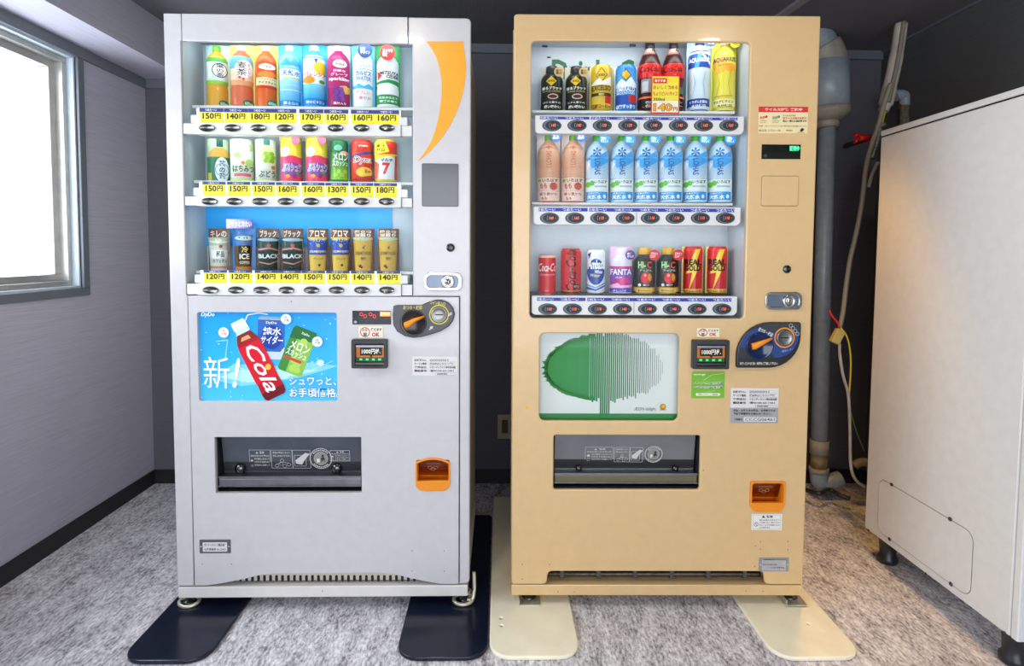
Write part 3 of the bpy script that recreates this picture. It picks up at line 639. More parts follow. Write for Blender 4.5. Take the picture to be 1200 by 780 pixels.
def wrap(style, R, h, y0=0):
    def fn(x, z, k):
        r = rad(style, min(1, max(0, z/h)))*R+.0004+k; x = max(-r*.985, min(r*.985, x)); return (x, y0-math.sqrt(r*r-x*x), z)
    return fn
SMOOTH_PLASTIC = PRINT
def product(L, name, label, cat, group, box, style, body, art, cap=None, card=None, d=.086, kr=1.0, kh=1.0, badge=None, header=None, turn=1.0):
    u0, z0, u1, z1 = L.box(*box, d); R = (u1-u0)/2; h = z1-z0; uc = (u0+u1)/2
    root = empty(name, L.M @ Matrix.Translation((uc, d, z0))); tag(root, label, cat, group)
    r, hh = R*kr, h*kh
    prof = [(p*r if p else .0004, t*hh) for p, t in PROF[style]]
    b = obj('body', color_mesh(MB().lathe(prof, (0, 0, 0), 'z', 28, cap=False).mesh('body'), body), root, PRINT)
    if style in CAPR and cap:
        cr, c0, c1 = CAPR[style]
        obj('cap', color_mesh(MB().lathe([(cr*r, c0*hh), (cr*r*1.03, c0*hh+.002), (cr*r, c1*hh-.002), (cr*r*.9, c1*hh), (.0004, c1*hh)], (0, 0, 0), 'z', 22, cap=False).mesh('cap'), cap), root, PRINT)
    if art:
        a = Art(); draw(a, art, r, hh); a.build('label', root, wrap(style, r, hh), PRINT, r/6.5, hh/16).rotation_euler = (0, 0, math.atan2(L.o.x-uc, d-L.o.y)*turn)
    if card:
        Rc = R*1.5; a = Art(); a.grad(-R, 0, R, h, card[0], card[1]) if len(card) > 1 else a.rect(-R, 0, R, h, card[0])
        if len(card) > 2: draw(a, card[2], R, h)
        yo = R*.10
        a.build('backing_card', root, lambda x, t, k: (x, yo-(math.sqrt(Rc*Rc-x*x)-math.sqrt(Rc*Rc-R*R))*.55-k, t), PRINT, R/5)
    if badge:
        s, t, br, col, tx = badge[:5]; a = Art(); a.ell(s*R, t*h, br*R, br*R, col, 26)
        if tx: a.text(tx, s*R-br*R*.66, t*h-br*R*.5, s*R+br*R*.66, t*h+br*R*.5, badge[5] if len(badge) > 5 else '#ffffff', .03)
        a.build('round_badge', root, flat(-R*1.04), PAPER)
    if header:
        s0, t0, s1, t1, c0, c1, tx = header; a = Art(); a.grad(s0*R, t0*h, s1*R, t1*h, c0, c1, True)
        a.text(tx, s0*R*.9, t0*h+(t1-t0)*h*.15, s1*R*.9, t1*h-(t1-t0)*h*.15, '#f2f2ff', .03); a.build('header_card', root, flat(-R*.35), PAPER)
    return root
#=====PART4
# ================================================================== the white machine
def cabinet_shell(parent, w, h, z0, y0, y1, m_, t=.018):
    return MB().box(0, t, y0, y1, z0, h).box(w-t, w, y0, y1, z0, h).box(t, w-t, y0, y1, h-t, h).box(t, w-t, y0, y1, z0, z0+t).box(t, w-t, y1-t, y1, z0+t, h-t).build('cabinet', m_, parent, bev=.003)
def liner(parent, u0, z0, u1, z1, y0, y1, m_, t=.006):
    return MB().box(u0-t, u0, y0, y1, z0-t, z1+t).box(u1, u1+t, y0, y1, z0-t, z1+t).box(u0, u1, y0, y1, z1, z1+t).box(u0, u1, y0, y1, z0-t, z0).box(u0-t, u1+t, y1, y1+t, z0-t, z1+t).build('showcase_liner', m_, parent)
def tube_lamp(L, parent, u0, u1, y, z, power, name):
    o = MB().lathe([(.0004, u0), (.008, u0), (.008, u1), (.0004, u1)], (0, y, z), 'x', 14, cap=False).build('fluorescent_tube', mat('tube_glow', '#f4f8ff', .4, emit=4), parent)
    l = bpy.data.lights.new(name, 'AREA'); l.shape = 'RECTANGLE'; l.size = u1-u0; l.size_y = .03; l.energy = power; l.color = (.93, .97, 1)
    lo = bpy.data.objects.new(name, l); COL.objects.link(lo); lo.matrix_world = L.M @ Matrix.Translation(((u0+u1)/2, y, z-.010)) @ Matrix.Rotation(math.radians(28), 4, 'X')
def rail_fill_strip(L, parent, u0, u1, y, z, power):  # glowing strip and light added behind a rail to brighten the shelf below
    MB().box(u0, u1, y-.004, y+.004, z, z+.004).build('rail_fill_strip', mat('tube_glow', '#f4f8ff'), parent)
    l = bpy.data.lights.new('rail_fill_light', 'AREA'); l.shape = 'RECTANGLE'; l.size = u1-u0; l.size_y = .012; l.energy = power; l.color = (.93, .97, 1)
    lo = bpy.data.objects.new('rail_fill_light', l); COL.objects.link(lo); lo.matrix_world = L.M @ Matrix.Translation(((u0+u1)/2, y, z-.002)) @ Matrix.Rotation(math.radians(22), 4, 'X')
AW, AH = .9055, 1.8206
va = empty('vending_machine', MA); tag(va, 'white drink vending machine with an orange crescent and yellow price cards', 'vending machine')
TH = .040
aZ0 = A.z(380, 685)                                   # lower edge of the door
seam = (A.u(217.8, 40)+A.u(221, 490)+A.u(224.5, 660))/3; wl_, wt = A(214.5, 200)[0], A.z(350, 49.5); wr = A.u(483.5, 200); wb = A.z(350, 346.5)
cs = A.u(478, 35); rs_ = (A.u(539, 360)+A.u(537.5, 600))/2; g = .0012
cabinet_shell(va, AW-.016, AH-.012, A.z(380, 690), TH+.010, .70, mat('ivory_side', '#d8d2c2', .35)).location.x = .003
plate('left_frame', [(0, aZ0), (seam-g, aZ0), (seam-g, wb), (wl_, wb), (wl_, wt), (seam-g, wt), (seam-g, AH), (0, AH)], [], 0, .013, WHITE, va, .002)
plate('top_panel', [(seam+g, wt), (cs-g, wt), (cs-g, AH), (seam+g, AH)], [], 0, .013, WHITE, va, .0015)
plate('control_column', [(cs+g, wt), (wr, wt), (wr, wb+g), (rs_+g, wb+g), (rs_+g, aZ0)] + rrect(rs_, aZ0, AW, AH, 0, 5, (.0001, .014, .014, .0001))[6:18] + [(cs+g, AH)], [], 0, .013, WHITE, va, .0045, 4)
plate('door_frame', rrect(.0015, aZ0+.062, AW-.0015, AH-.0015, .006), [rrect(.016, aZ0+.078, AW-.016, AH-.016, .004)], .0135, TH, WHITE, va, .001)
# lower door with its openings
pa = A.box(232, 366, 395, 470); da = A.box(252, 512, 423.5, 577.5); ra = A.box(486.8, 535.8, 527.8, 574.6)
arch = [(seam+g, aZ0)] + [A(*p) for p in ((242, 686), (262, 683), (285, 678.5), (303, 674), (318, 672), (380, 671.5), (445, 671), (462, 672.5), (480, 677), (498, 681), (515, 684))] + [(rs_-g, aZ0)]
arch[1] = (arch[1][0], aZ0); arch[-2] = (arch[-2][0], aZ0)
ld = plate('lower_door', arch + [(rs_-g, wb-g), (seam+g, wb-g)],
      [rrect(*pa, .007), rrect(*da, .0015), rrect(ra[0]+.003, ra[1]+.003, ra[2]-.003, ra[3]-.008, 0, 6, ((ra[2]-ra[0])*.22, (ra[2]-ra[0])*.22, .004, .004))], 0, TH*.4, WHITE, va, .0015)
bz = A.z(380, 700); MB().box(.0, A.u(548, 690), .002, .60, bz, A.z(380, 687)).build('base_bar', mat('white_base', '#dcd9d6', .35), va, bev=.003)
gr = MB().box(seam+.01, rs_-.01, TH*.6, TH*.6+.006, aZ0+.001, aZ0+.06).build('vent_grille', mat('grille_ivory', '#c9c2b2', .4), va)
sm = plate_mesh('vent_slot', rrect(-.0042, -.010, .0042, .010, .004, 5), [], -.0012, 0, .0001); sm.materials.append(BLACK)
for k in range(32):
    px = 268+k*7.02
    if px > 486: break
    o = obj('vent_slot', sm, gr); u, z = A(px, 677.0, TH*.6); o.location = (u, TH*.6-.0005, z)
liner(va, wl_-.002, wb-.002, wr+.002, wt+.036, .0135, .135, LINER)
bl = A.box(238, 243, 459, 267, .13); MB().box(bl[0], bl[2], .131, .1345, bl[1]-.06, bl[3]).build('blue_backdrop', mat('sky_blue_card', '#1f9fe8', .5), va)
MB().box(wl_+.001, wr-.001, .018, .021, wb+.001, wt-.001).build('showcase_glass', GLASS, va)
tube_lamp(A, va, wl_+.03, wr-.03, .030, wt+.024, .26, 'white_showcase_tube')
# rails with price cards and buttons
PRICES = [['150', '140', '180', '120', '170', '160', '160', '160'], ['150', '150', '150', '160', '160', '130', '150', '180'], ['120', '120', '140', '140', '150', '150', '140', '140']]
RA = [dict(top=145, bot=158.8, tag=(127.6, 132, 144.6), tx=[233, 261.8, 290.3, 318.5, 350.3, 379.5, 411, 439], tw=28.2, by=150.2, bx=[243.2, 272.8, 303.3, 333.9, 363.5, 393.4, 423.9, 453.5], x0=228, x1=470),
      dict(top=230.3, bot=242.5, tag=(213.6, 216.8, 229.7), tx=[236.6, 265.5, 294.5, 323, 353, 381, 410, 438], tw=27, by=236, bx=[246, 275, 305, 335, 364.7, 394.2, 424, 453], x0=231, x1=470.5),
      dict(top=332.3, bot=346.3, tag=(317, 320, 332), tx=[238, 267.5, 298, 325, 353, 382, 411, 441.5], tw=27.2, by=339.6, bx=[247.3, 277, 306.4, 336, 365.3, 394.6, 424.2, 453.5], x0=232.5, x1=470.5)]
bmA = button_mesh_metal(1, 1)
bw = A.u(372.5, 150)-A.u(354.2, 150); bh = A.z(363, 145.9)-A.z(363, 154.5)
bmA = button_mesh_metal(bw, bh); bmA.materials.append(mat('button_steel', '#757572', .26, 1))
shelfz = []
for i, q in enumerate(RA):
    zt_, zb_ = A.z(350, q['top'], .002), A.z(350, q['bot'], .002); u0, u1 = A.u(q['x0'], q['by'], .002), A.u(q['x1'], q['by'], .002)
    rl = plate('selection_rail', rrect(u0, zb_, u1, zt_, .003, 3), [], -.004, .030, SHELL, va, .0025)
    if i < 2: rail_fill_strip(A, rl, u0+.01, u1-.01, .036, zb_+.004, (.11, .2)[i])
    MB().box(wl_+.002, u0-.001, .002, .03, zb_+.002, zt_-.002).build('end_block', SHELL, rl, bev=.002); MB().box(u1+.001, wr-.002, .002, .03, zb_+.002, zt_-.002).build('end_block', SHELL, rl, bev=.002)
    MB().box(A.u(q['x0']-3, q['by'], .02), u0+.004, .012, .06, zt_, zt_+.026).build('rail_bracket', SHELL, rl, bev=.003); MB().box(u1-.006, A.u(q['x1']+8, q['by'], .02), .012, .06, zt_, zt_+.026).build('rail_bracket', SHELL, rl, bev=.003)
    zc0, zc1, zc2 = A.z(350, q['tag'][2], .004), A.z(350, q['tag'][1], .006), A.z(350, q['tag'][0], .008)
    MB().box(u0+.002, u1-.002, .011, .014, zt_, zc2).build('card_holder', mat('clear_ish_holder', '#e4e8e6', .3), rl)
    for k in range(8):
        o = obj('select_button', bmA, rl); u, z = A(q['bx'][k], q['by'], -.004); o.location = (u, -.0042, z)
        a = Art(); ua = A.u(q['tx'][k], q['tag'][1], .006); ub = A.u(q['tx'][k]+q['tw'], q['tag'][1], .006); w = ub-ua; H = zc2-zc0; sl = .0012
        a.poly([(ua+sl*2, zc0), (ub, zc0), (ub-sl, zc1), (ua, zc1)], '#eee42a'); a.rect(ua-.0005, zc1, ub, zc2, '#2b3580'); a.text(JP_COLD, ua+w*.22, zc1+(zc2-zc1)*.2, ua+w*.72, zc1+(zc2-zc1)*.85, '#e8ecff', .02)
        hh = zc1-zc0; a.text(PRICES[i][k], ua+w*.12, zc0+hh*.36, ua+w*.60, zc0+hh*.92, '#26241a', .035); a.text('円', ua+w*.63, zc0+hh*.38, ua+w*.88, zc0+hh*.90, '#26241a', .03)
        a.line([(ua+w*.7, zc0+hh*.1), (ua+w*.95, zc0+hh*.1)], .0008, '#c98a4a')
        t0, t1 = .011-.004, .011
        a.build('price_card', rl, lambda x, t, z_: (x, .0105-z_, t), PAPER)
    z_ = A.z(350, q['tag'][0]+.2, .086); shelfz.append(z_)
    MB().box(wl_+.004, wr-.004, .052, .133, z_-.008, z_).build('product_shelf', SHELL, va)
# crescent, display, lock
cr = [A(*p) for p in smooth_path([(499.6, 48.6, 0), (507, 59, 0), (512.5, 71, 0), (516, 86, 0), (517.5, 102, 0), (516.5, 120, 0), (513, 141, 0), (505.5, 165, 0), (490, 189, 0)], 5) for p in [(p[0], p[1])]]
cr2 = [A(p[0], p[1]) for p in smooth_path([(490, 189, 0), (505, 176, 0), (519.5, 159, 0), (531, 140, 0), (539.5, 119, 0), (544.5, 98, 0), (546, 80, 0), (544.8, 64, 0), (542.3, 48.6, 0)], 5)]
plate('crescent_emblem', cr[:-1]+cr2, [], -.0012, .0005, mat('amber_film', '#f5a30a', .35), va, .0003, 0)
dw = A.box(494.8, 192, 537, 241.5); plate('display_window', rrect(*dw, .004), [], -.0012, .0005, mat('smoked_window', '#55585a', .15), va, .0005)
plate('display_surround', rrect(dw[0]-.001, dw[1]-.001, dw[2]+.001, dw[3]+.001, .004), [rrect(dw[0]+.001, dw[1]+.001, dw[2]-.001, dw[3]-.001, .003)], -.0018, .0005, CHAR, va, .0004)
keyhole(A, (528, 290), .013, va); lock(A, (519.3, 329.7), 44.4, 21.4, va)
# coin panel
pts = [(461.5, 358), (466, 357), (480, 357), (494, 357), (503, 353), (511, 350.8), (518, 350.8), (526, 354), (531.5, 360.5), (533.3, 368), (531, 376), (526, 382), (517, 387.5), (505, 391.5), (494, 394.5), (484, 395.3), (475, 393.5), (466, 388), (461.5, 380.5), (460.5, 368)]
cp = plate('coin_panel', [A(*p) for p in pts[::-1]], [], -.010, 0, CHAR, va, .004, 3)
u, z = A(484.5, 378, -.01); r1 = A.u(500, 378)-A.u(484.5, 378)
cyl_y([(r1, 0), (r1, .0022), (r1*.93, .003), (r1*.85, .0006), (.0005, .0006)], (u, -.0112, z), 30).build('dial_recess', mat('dial_black', '#1c1a18', .2), cp)
MB().tube([(u-r1*.62, -.017, z-r1*.18), (u-r1*.40, -.018, z-r1*.12), (u+r1*.10, -.019, z+r1*.22), (u+r1*.85, -.018, z+r1*.52)], [r1*.24, r1*.27, r1*.17, r1*.07], 14).build('return_lever', ORANGE, cp)
u2, z2 = A(514.5, 368.5, -.01); r2 = A.u(524, 368)-A.u(514.5, 368)
def ring_dec(name, parent, u, z, r, w, col, y): a = Art(); a.ring(u, z, r, r, w, col, 32); return a.build(name, parent, flat(y), PAPER)
def coin_dish(parent, u, z, r, y=-.0102):
    o = cyl_y([(r, 0), (r, .002), (r*.9, .003), (r*.8, .0015), (r*.4, .001), (.0005, .001)], (u, y, z), 26).build('coin_slot', mat('coin_dish_steel', '#8a8883', .36, 1), parent); return o
coin_dish(cp, u2, z2, r2); MB().box(u2-r2*.5, u2+r2*.5, -.0125, -.0110, z2-.0015, z2+.0015).build('slot', BLACK, cp)
a = Art(); a.ring(u2, z2, r2*1.22, r2*1.22, r2*.14, '#d8c73a', 30); a.text('おつり・返却', *A(472.5, 362.5, -.01), *A(494.5, 357.8, -.01), '#d8cf5a', .02)
a.text('コイン投入口', *A(504, 357, -.01), *A(522, 353.2, -.01), '#d8cf5a', .02, 0, -.1)
for px, py, t in ((505, 384, '♫'), (527.5, 368, '♫')): c = A(px, py, -.01); a.text(t, c[0]-.006, c[1]-.006, c[0]+.006, c[1]+.006, '#e6e6e6', .02)
a.build('panel_lettering', cp, flat(-.0103), PAPER)
# price display
def disp(a, x, z, w, h):
    a.rect(x, z, x+w, z+h, '#20242c', r=.001); a.line([(x, z+h*.42), (x+w, z+h*.42)], .0008, '#4a505a')
    for k, (fx, fz) in enumerate(((.18, .62), (.28, .48), (.42, .62), (.52, .48))): a.ring(x+w*(fx+.05), z+h*(fz+.12), w*.045, h*.13, .0014, '#ff3020', 18, 1)
    a.rect(x+w*.71, z+h*.60, x+w*.99, z+h*.94, '#ff7a1a', 1); a.text('販売中', x+w*.73, z+h*.64, x+w*.97, z+h*.90, '#ffe9a0', .02, 0, 0, 1)
    a.ell(x+w*.08, z+h*.18, w*.04, h*.10, '#9fb0ba', 14); a.frame(x+w*.19, z+h*.08, x+w*.34, z+h*.3, .0008, '#4b5a55'); a.frame(x+w*.38, z+h*.08, x+w*.53, z+h*.3, .0008, '#4b5a55')
sticker('price_display', A, (413, 363.9, 458.4, 380), disp, va, -.0008, [PRINT, LED])
sticker('payment_sticker', A, (420, 382, 449, 395.8), ok_art, va); bill_acceptor(A, (413.7, 396.5, 455, 430), va)
sticker('service_sticker', A, (483, 417.5, 536, 439.8), info_art(), va)
delivery(A, (252, 512, 423.5, 577.5), va, TH, .0015, (292, 523, 409, 549), [('warn', .215), ('map', .21), ('hand', .185), ('ring', .19), ('warn2', .20)], [(282, 548.5, .0165), (395, 548, .0165)], STEEL, mat('flap_steel', '#565d66', .2, .3, noise=.2, nscale=9))
coin_cup(A, (486.8, 535.8, 527.8, 574.6), va, TH, True)
def namep(a, x, z, w, h):
    a.rect(x, z, x+w, z+h, '#56585c'); a.rect(x+w*.10, z+h*.12, x+w*.88, z+h*.80, '#d9d9da', r=.0015); a.text('ダイドードリンコ株式会社', x+w*.15, z+h*.50, x+w*.84, z+h*.72, '#222228', .03); a.text('北海道業務 No.20422', x+w*.15, z+h*.20, x+w*.84, z+h*.38, '#444448', .02)
    a.ell(x+w*.05, z+h*.5, w*.02, w*.02, '#e8e8e8', 10); a.ell(x+w*.94, z+h*.5, w*.02, w*.02, '#e8e8e8', 10)
sticker('name_plate', A, (234, 631.8, 270.7, 647.8), namep, va)
a = Art()
for px, py in ((237, 660.5), (271.5, 660.5), (483, 645), (520.5, 645), (483, 668.5), (520.5, 668.5), (341.5, 353)):
    c = A(px, py); a.ell(c[0], c[1], .0018, .0018, '#55555a', 8)
c = A(378, 692); a.ell(c[0], c[1], .0018, .0018, '#55555a', 8)
a.build('screw_holes', va, flat(-.0004), PAPER)
# advert in the lower door
def adA(a, x, z, w, h):
    P = lambda fx, fz: (x+w*fx, z+h*fz)
    a.grad(x, z, x+w, z+h*.5, '#4cc3ee', '#2fb0ea'); a.k -= 1; a.grad(x, z+h*.5, x+w, z+h, '#2fb0ea', '#1296e0')
    rnd = random.Random(3)
    a.poly([P(.10, .25), P(.3, .18), P(.5, .22), P(.72, .28), P(.98, .40), P(.80, .44), P(.55, .40), P(.25, .42)], '#7fd4f0'); a.poly([P(.15, .28), P(.35, .22), P(.6, .26), P(.85, .36), P(.6, .36), P(.3, .36)], '#b4e6f5')
    for k in range(70): fx, fz = rnd.random(), rnd.random(); r = rnd.uniform(.0006, .0022); a.k -= 1 if k else 0; a.ell(*P(fx, fz), r, r, '#d6f2fb', 7)
    def rp(cx, cz, rot, sw, sh):     # a helper frame tilted on the poster: s -1..1, t 0..1
        ca, sa = math.cos(rot), math.sin(rot)
        def q(s, t): dx, dz = s*sw*w, (t-.5)*sh*w; return (x+w*cx+dx*ca-dz*sa, z+h*cz+dx*sa+dz*ca)
        return q
    # middle can
    q = rp(.515, .70, -.04, .094, .30); bodyp = [(-1, .03), (-.8, 0), (.8, 0), (1, .03), (1, .93), (.85, 1), (-.85, 1), (-1, .93)]
    a.poly([q(*p) for p in bodyp], '#c3d3e6'); a.poly([q(*p) for p in ((-1, .25), (-.6, .18), (.7, .18), (1, .3), (1, .93), (-1, .93))], '#2f63b8'); a.ell(*q(.05, .52), w*.075, w*.085, '#1d3f9a'); a.poly([q(*p) for p in ((-.85, 1), (.85, 1), (.95, .94), (-.95, .94))], '#8da0b0')
    xf = lambda qq: (lambda px, pz: qq(px, pz))
    def tx(t, s0, t0, s1, t1, c, qq, b=.02, sh=0):
        vs, fs = text_geo(t, b, sh); a.k += 1; zz = a.k*a.DZ; nv = [a.bm.verts.new((*qq(s0+u*(s1-s0), t0+v*(t1-t0)), zz)) for u, v in vs]
        for f in fs: a._face([nv[i] for i in f], c)
    tx('純水', -.6, .56, .75, .76, '#eef4ff', q); tx('サイダー', -.75, .36, .9, .55, '#eef4ff', q, .02, .2); tx('DyDo', -.4, .82, .4, .89, '#dfe9f5', q)
    # melon can
    q = rp(.70, .56, -.38, .088, .335); a.poly([q(*p) for p in bodyp], '#8bbf4a'); a.poly([q(*p) for p in ((-1, .03), (-.8, 0), (-.3, 0), (-.45, .93), (-1, .93))], '#3d8a3a'); a.poly([q(*p) for p in ((-1, .72), (1, .78), (1, .93), (.85, 1), (-.85, 1), (-1, .93))], '#226b36')
    for s, t, r in ((.3, .25, .03), (.1, .12, .026), (.5, .12, .024), (-.05, .30, .024), (.2, .72, .028)): a.ell(*q(s, t), w*r, w*r, '#a9d45c', 14)
    tx('メロン', -.75, .50, .85, .70, '#f6fff0', q, .02); tx('スカッシュ', -.85, .36, .85, .50, '#f6fff0', q, .02); a.poly([q(*p) for p in ((-.85, .27), (.6, .27), (.6, .33), (-.85, .33))], '#c8433a'); tx('DyDo', -.2, .86, .45, .92, '#e8ffe8', q)
    # big bottle
    q = rp(.415, .475, .46, .085, .60)
    bt = [(-.75, 0), (.75, 0), (.95, .03), (1, .10), (.95, .22), (1, .38), (1, .66), (.92, .74), (.66, .82), (.48, .86), (.48, .88), (-.48, .88), (-.48, .86), (-.66, .82), (-.92, .74), (-1, .66), (-1, .38), (-.95, .22), (-1, .10), (-.95, .03)]
    a.poly([q(*p) for p in bt], '#b3121f'); a.poly([q(*p) for p in ((-1, .24), (-.95, .22), (.95, .22), (1, .38), (1, .66), (.92, .70), (-.92, .70), (-1, .66))], '#d3182a'); a.poly([q(*p) for p in ((-.75, 0), (.75, 0), (.95, .03), (1, .10), (-1, .10), (-.95, .03))], '#6e0d18')
    a.poly([q(*p) for p in ((-.92, .74), (.92, .74), (.66, .82), (.48, .86), (-.48, .86), (-.66, .82))], '#7e2a20'); a.poly([q(*p) for p in ((-.5, .76), (.4, .75), (.3, .80), (-.3, .80))], '#e0a070'); a.poly([q(*p) for p in ((-.62, .84), (.62, .84), (.5, .885), (-.5, .885))], '#c6dfee'); a.poly([q(*p) for p in rrect(-.60, .885, .60, 1.0, .05, 3)], '#d9e7f0')
    vs, fs = text_geo('Cola', .012, .35); a.k += 1; zz = a.k*a.DZ; nv = [a.bm.verts.new((*q(-.55+1.25*(v), .68-.60*u), zz)) for u, v in vs]
    for f in fs: a._face([nv[i] for i in f], '#f5eef0')
    a.ell(*q(.55, .36), w*.02, w*.022, '#d8c03a', 16); tx('DyDo', -.3, .64, .25, .67, '#f5eef0', q)
    # lettering
    a.text('DyDo', *P(.035, .92), *P(.13, .975), '#eaf7ff', .03, .2); a.text('新', *P(.045, .16), *P(.225, .50), '#f4fbff', .0); a.text('!', *P(.245, .165), *P(.30, .49), '#f4fbff', .03, .3)
    for s, t0, t1, t in ((.64, .195, .285, 'シュワっと、'), (.64, .065, .165, 'お手頃価格。')):
        a.text(t, *P(s-.004, t0-.006), *P(s+(.33 if t[0] == 'シ' else .35)+.004, t1+.006), '#2a55b8', .028); a.text(t, *P(s, t0), *P(s+(.33 if t[0] == 'シ' else .35), t1), '#f8fcff', .012)
    for fx, fz, t in ((.19, .76, '1月\n発売'), (.625, .905, '1月\n発売'), (.84, .665, '1月\n発売')): a.ell(*P(fx, fz), w*.036, w*.036, '#f2f6f8'); a.text(t, x+w*(fx-.02), z+h*fz-w*.02, x+w*(fx+.02), z+h*fz+w*.02, '#b0566a' if fx < .3 else '#3f6fb0' if fx < .7 else '#3f8a50', .02)
    a.ell(*P(.86, .44), w*.028, w*.022, '#c8eaf6', 9); a.line([P(.80, .36), P(.95, .46)], .001, '#d8f2fa')
    a.line([P(.37, .80), P(.34, .88), P(.36, .95), P(.44, .97), P(.50, .955)], .0028, '#e6f6fc'); a.line([P(.20, .48), P(.21, .60), P(.22, .68), P(.14, .665)], .0024, '#9fdcf2')
sticker('advert_panel', A, (229, 363.5, 398, 473), adA, va, .012, [BACKLIT]); ad_ = A.box(229, 363, 398, 474, .013); MB().box(ad_[0], ad_[2], .013, .016, ad_[1], ad_[3]).build('advert_backing', CHAR, va)
for i_, (px, y_) in enumerate(((222, .035), (546, .035), (232, .55), (540, .55))):
    u = A.u(px, 705, y_) if i_ < 2 else (.06 if i_ == 2 else AW-.06)
    ft = levelling_foot(va, u, y_, bz+.004, .0125)
    if i_ < 2:
        ring = [(u+.008*(1 if i_ == 0 else -1)+.030*math.cos(t), y_-.014+.020*math.sin(t), .022+(.006*math.sin(t))) for t in [2*PI*k/24 for k in range(24)]]
        MB().tube(ring, .0060, 8, True).build('foot_ring', ZINC, ft)
hb_ = AW-.004; MB().tube(smooth_path([(hb_-.004, .02, .021), (hb_+.012, .018, .022), (hb_+.018, .03, .05), (hb_+.016, .04, .10)], 5), .006, 10).build('side_hook', ZINC, va)
#=====PART5
# ================================================================== the beige machine
BW, BH = .9202, 1.8383
vb = empty('vending_machine', MBm); tag(vb, 'beige drink vending machine with a green tree picture and dark oval buttons', 'vending machine')
bZ0 = B.z(770, 684.5); TB = .050
w0, w1 = (B.u(623.5, 60)+B.u(620, 360))/2, (B.u(881.5, 60)+B.u(870.5, 360))/2; v0_, v1_ = B.z(750, 373), B.z(750, 48.5)
pb = B.box(632.3, 390.6, 795.7, 493); db = B.box(648.7, 509.8, 820.4, 573.5); rb = B.box(878.8, 564, 919.8, 599.2)
n0, n1, nz = B.u(641, 676), B.u(896, 676), B.z(770, 669.3)
outl = [(.0, bZ0+.006), (.006, bZ0), (n0-.012, bZ0), (n0-.003, bZ0+.004), (n0, bZ0+.012), (n0+.002, nz-.012), (n0+.006, nz-.003), (n0+.016, nz), (n1-.016, nz), (n1-.006, nz-.003), (n1-.002, nz-.012), (n1, bZ0+.012), (n1+.004, bZ0+.004), (n1+.014, bZ0), (BW, bZ0)] + rrect(0, 0, BW, BH, 0, 5, (0, 0, .003, .010))[12:]
fd_ = plate('door', outl, [rrect(w0, v0_, w1, v1_, .014, 6), rrect(*pb, .017, 6), rrect(*db, .008), rrect(rb[0]+.001, rb[1]+.001, rb[2]-.001, rb[3]-.001, 0, 6, ((rb[2]-rb[0])*.24, (rb[2]-rb[0])*.24, .004, .004))], 0, .014, CREAM, vb, .004, 4)
plate('door_frame', rrect(.001, bZ0+.05, BW-.001, BH-.001, .006), [rrect(.018, bZ0+.07, BW-.018, BH-.018, .004)], .0145, TB, CREAM, vb, .001)
cabinet_shell(vb, BW-.012, BH-.022, B.z(770, 690), TB+.012, .72, CREAM).location.x = -.002
MB().box(.0, B.u(940, 690), .004, .62, B.z(770, 698.5), B.z(770, 686)).build('base_bar', CREAM, vb, bev=.003)
ft_ = MB().box(n0-.01, n1+.01, TB, TB+.05, bZ0-.004, nz+.01); ft_.build('vent_recess', BLACK, vb)
vg = MB().tube([(n0+.004, .034, bZ0+.014), (n1-.004, .034, bZ0+.014)], .0045, 8).build('vent_rail', mat('dusty_rail', '#6a5f52', .7, noise=.4, nscale=80), vb)
MB().tube([(n0+.004, .036, bZ0+.030), (n1-.004, .036, bZ0+.030)], .0035, 8).build('vent_rail', mat('dusty_rail', '#6a5f52'), vb)
for k in range(6): x = n0+.05+k*(n1-n0-.1)/5; MB().box(x-.006, x+.006, .028, .044, bZ0+.002, bZ0+.034).build('rail_clip', CHAR, vb)
# reveal of the showcase
liner(vb, w0-.001, v0_-.001, w1+.001, v1_+.034, .0145, .150, LINERB)
MB().box(w0+.003, w1-.006, .018, .021, v0_+.003, v1_-.003).build('showcase_glass', GLASS, vb)
tube_lamp(B, vb, w0+.03, w1-.03, .034, v1_+.024, .32, 'beige_showcase_tube')
a = Art()
for t, x0, x1, y0, y1 in (('Drink', 646.5, 713.5, 87, 70), ('Corner', 726, 803, 87, 70)):
    p, q = B(x0, y0+6, .149), B(x1, y1, .149); a.text(t, p[0], p[1]-.008, q[0], q[1], '#17612b', .028)
a.build('backdrop_lettering', vb, flat(.1495), PAPER)
for px, py, r_ in ((638, 54, .006), (741, 53, .007), (643, 67, .004)):
    u, z = B(px, py, .10); MB().tube([(u-r_, .10, z), (u+r_*1.5, .105, z+.001)], r_*.6, 8).build('lamp_clip', DARK, vb)
PB = [['140', '140', '130', '130', '140', '140', '160', '160'], ['160', '160']+['110']*6, ['110', '110', '110', '140', '140', '140', '150', '150']]
RB = [dict(top=135.6, bot=157, st=(137, 140.3), by=146.8, x0=627, x1=872, bx=[646.7, 676.3, 706, 735.9, 765.5, 795.3, 824.7, 854.5], s0=632.5, s1=864.5, pz=131.5),
      dict(top=242.3, bot=264, st=(243.8, 248), by=255.4, x0=625, x1=868, bx=[644, 673.6, 702.9, 732.8, 762.3, 791.4, 821, 850.4], s0=631, s1=860.5, pz=238),
      dict(top=347, bot=369.3, st=(348.9, 352.9), by=362, x0=623, x1=864, bx=[641.8, 670.9, 700.2, 729.6, 758.9, 788, 817.2, 846.3], s0=629, s1=857, pz=343.2)]
bsw = (B.u(757, 147)-B.u(734.4, 147))/2; bsh = (B.z(750, 140.2)-B.z(750, 153.6))/2
_bb = {}
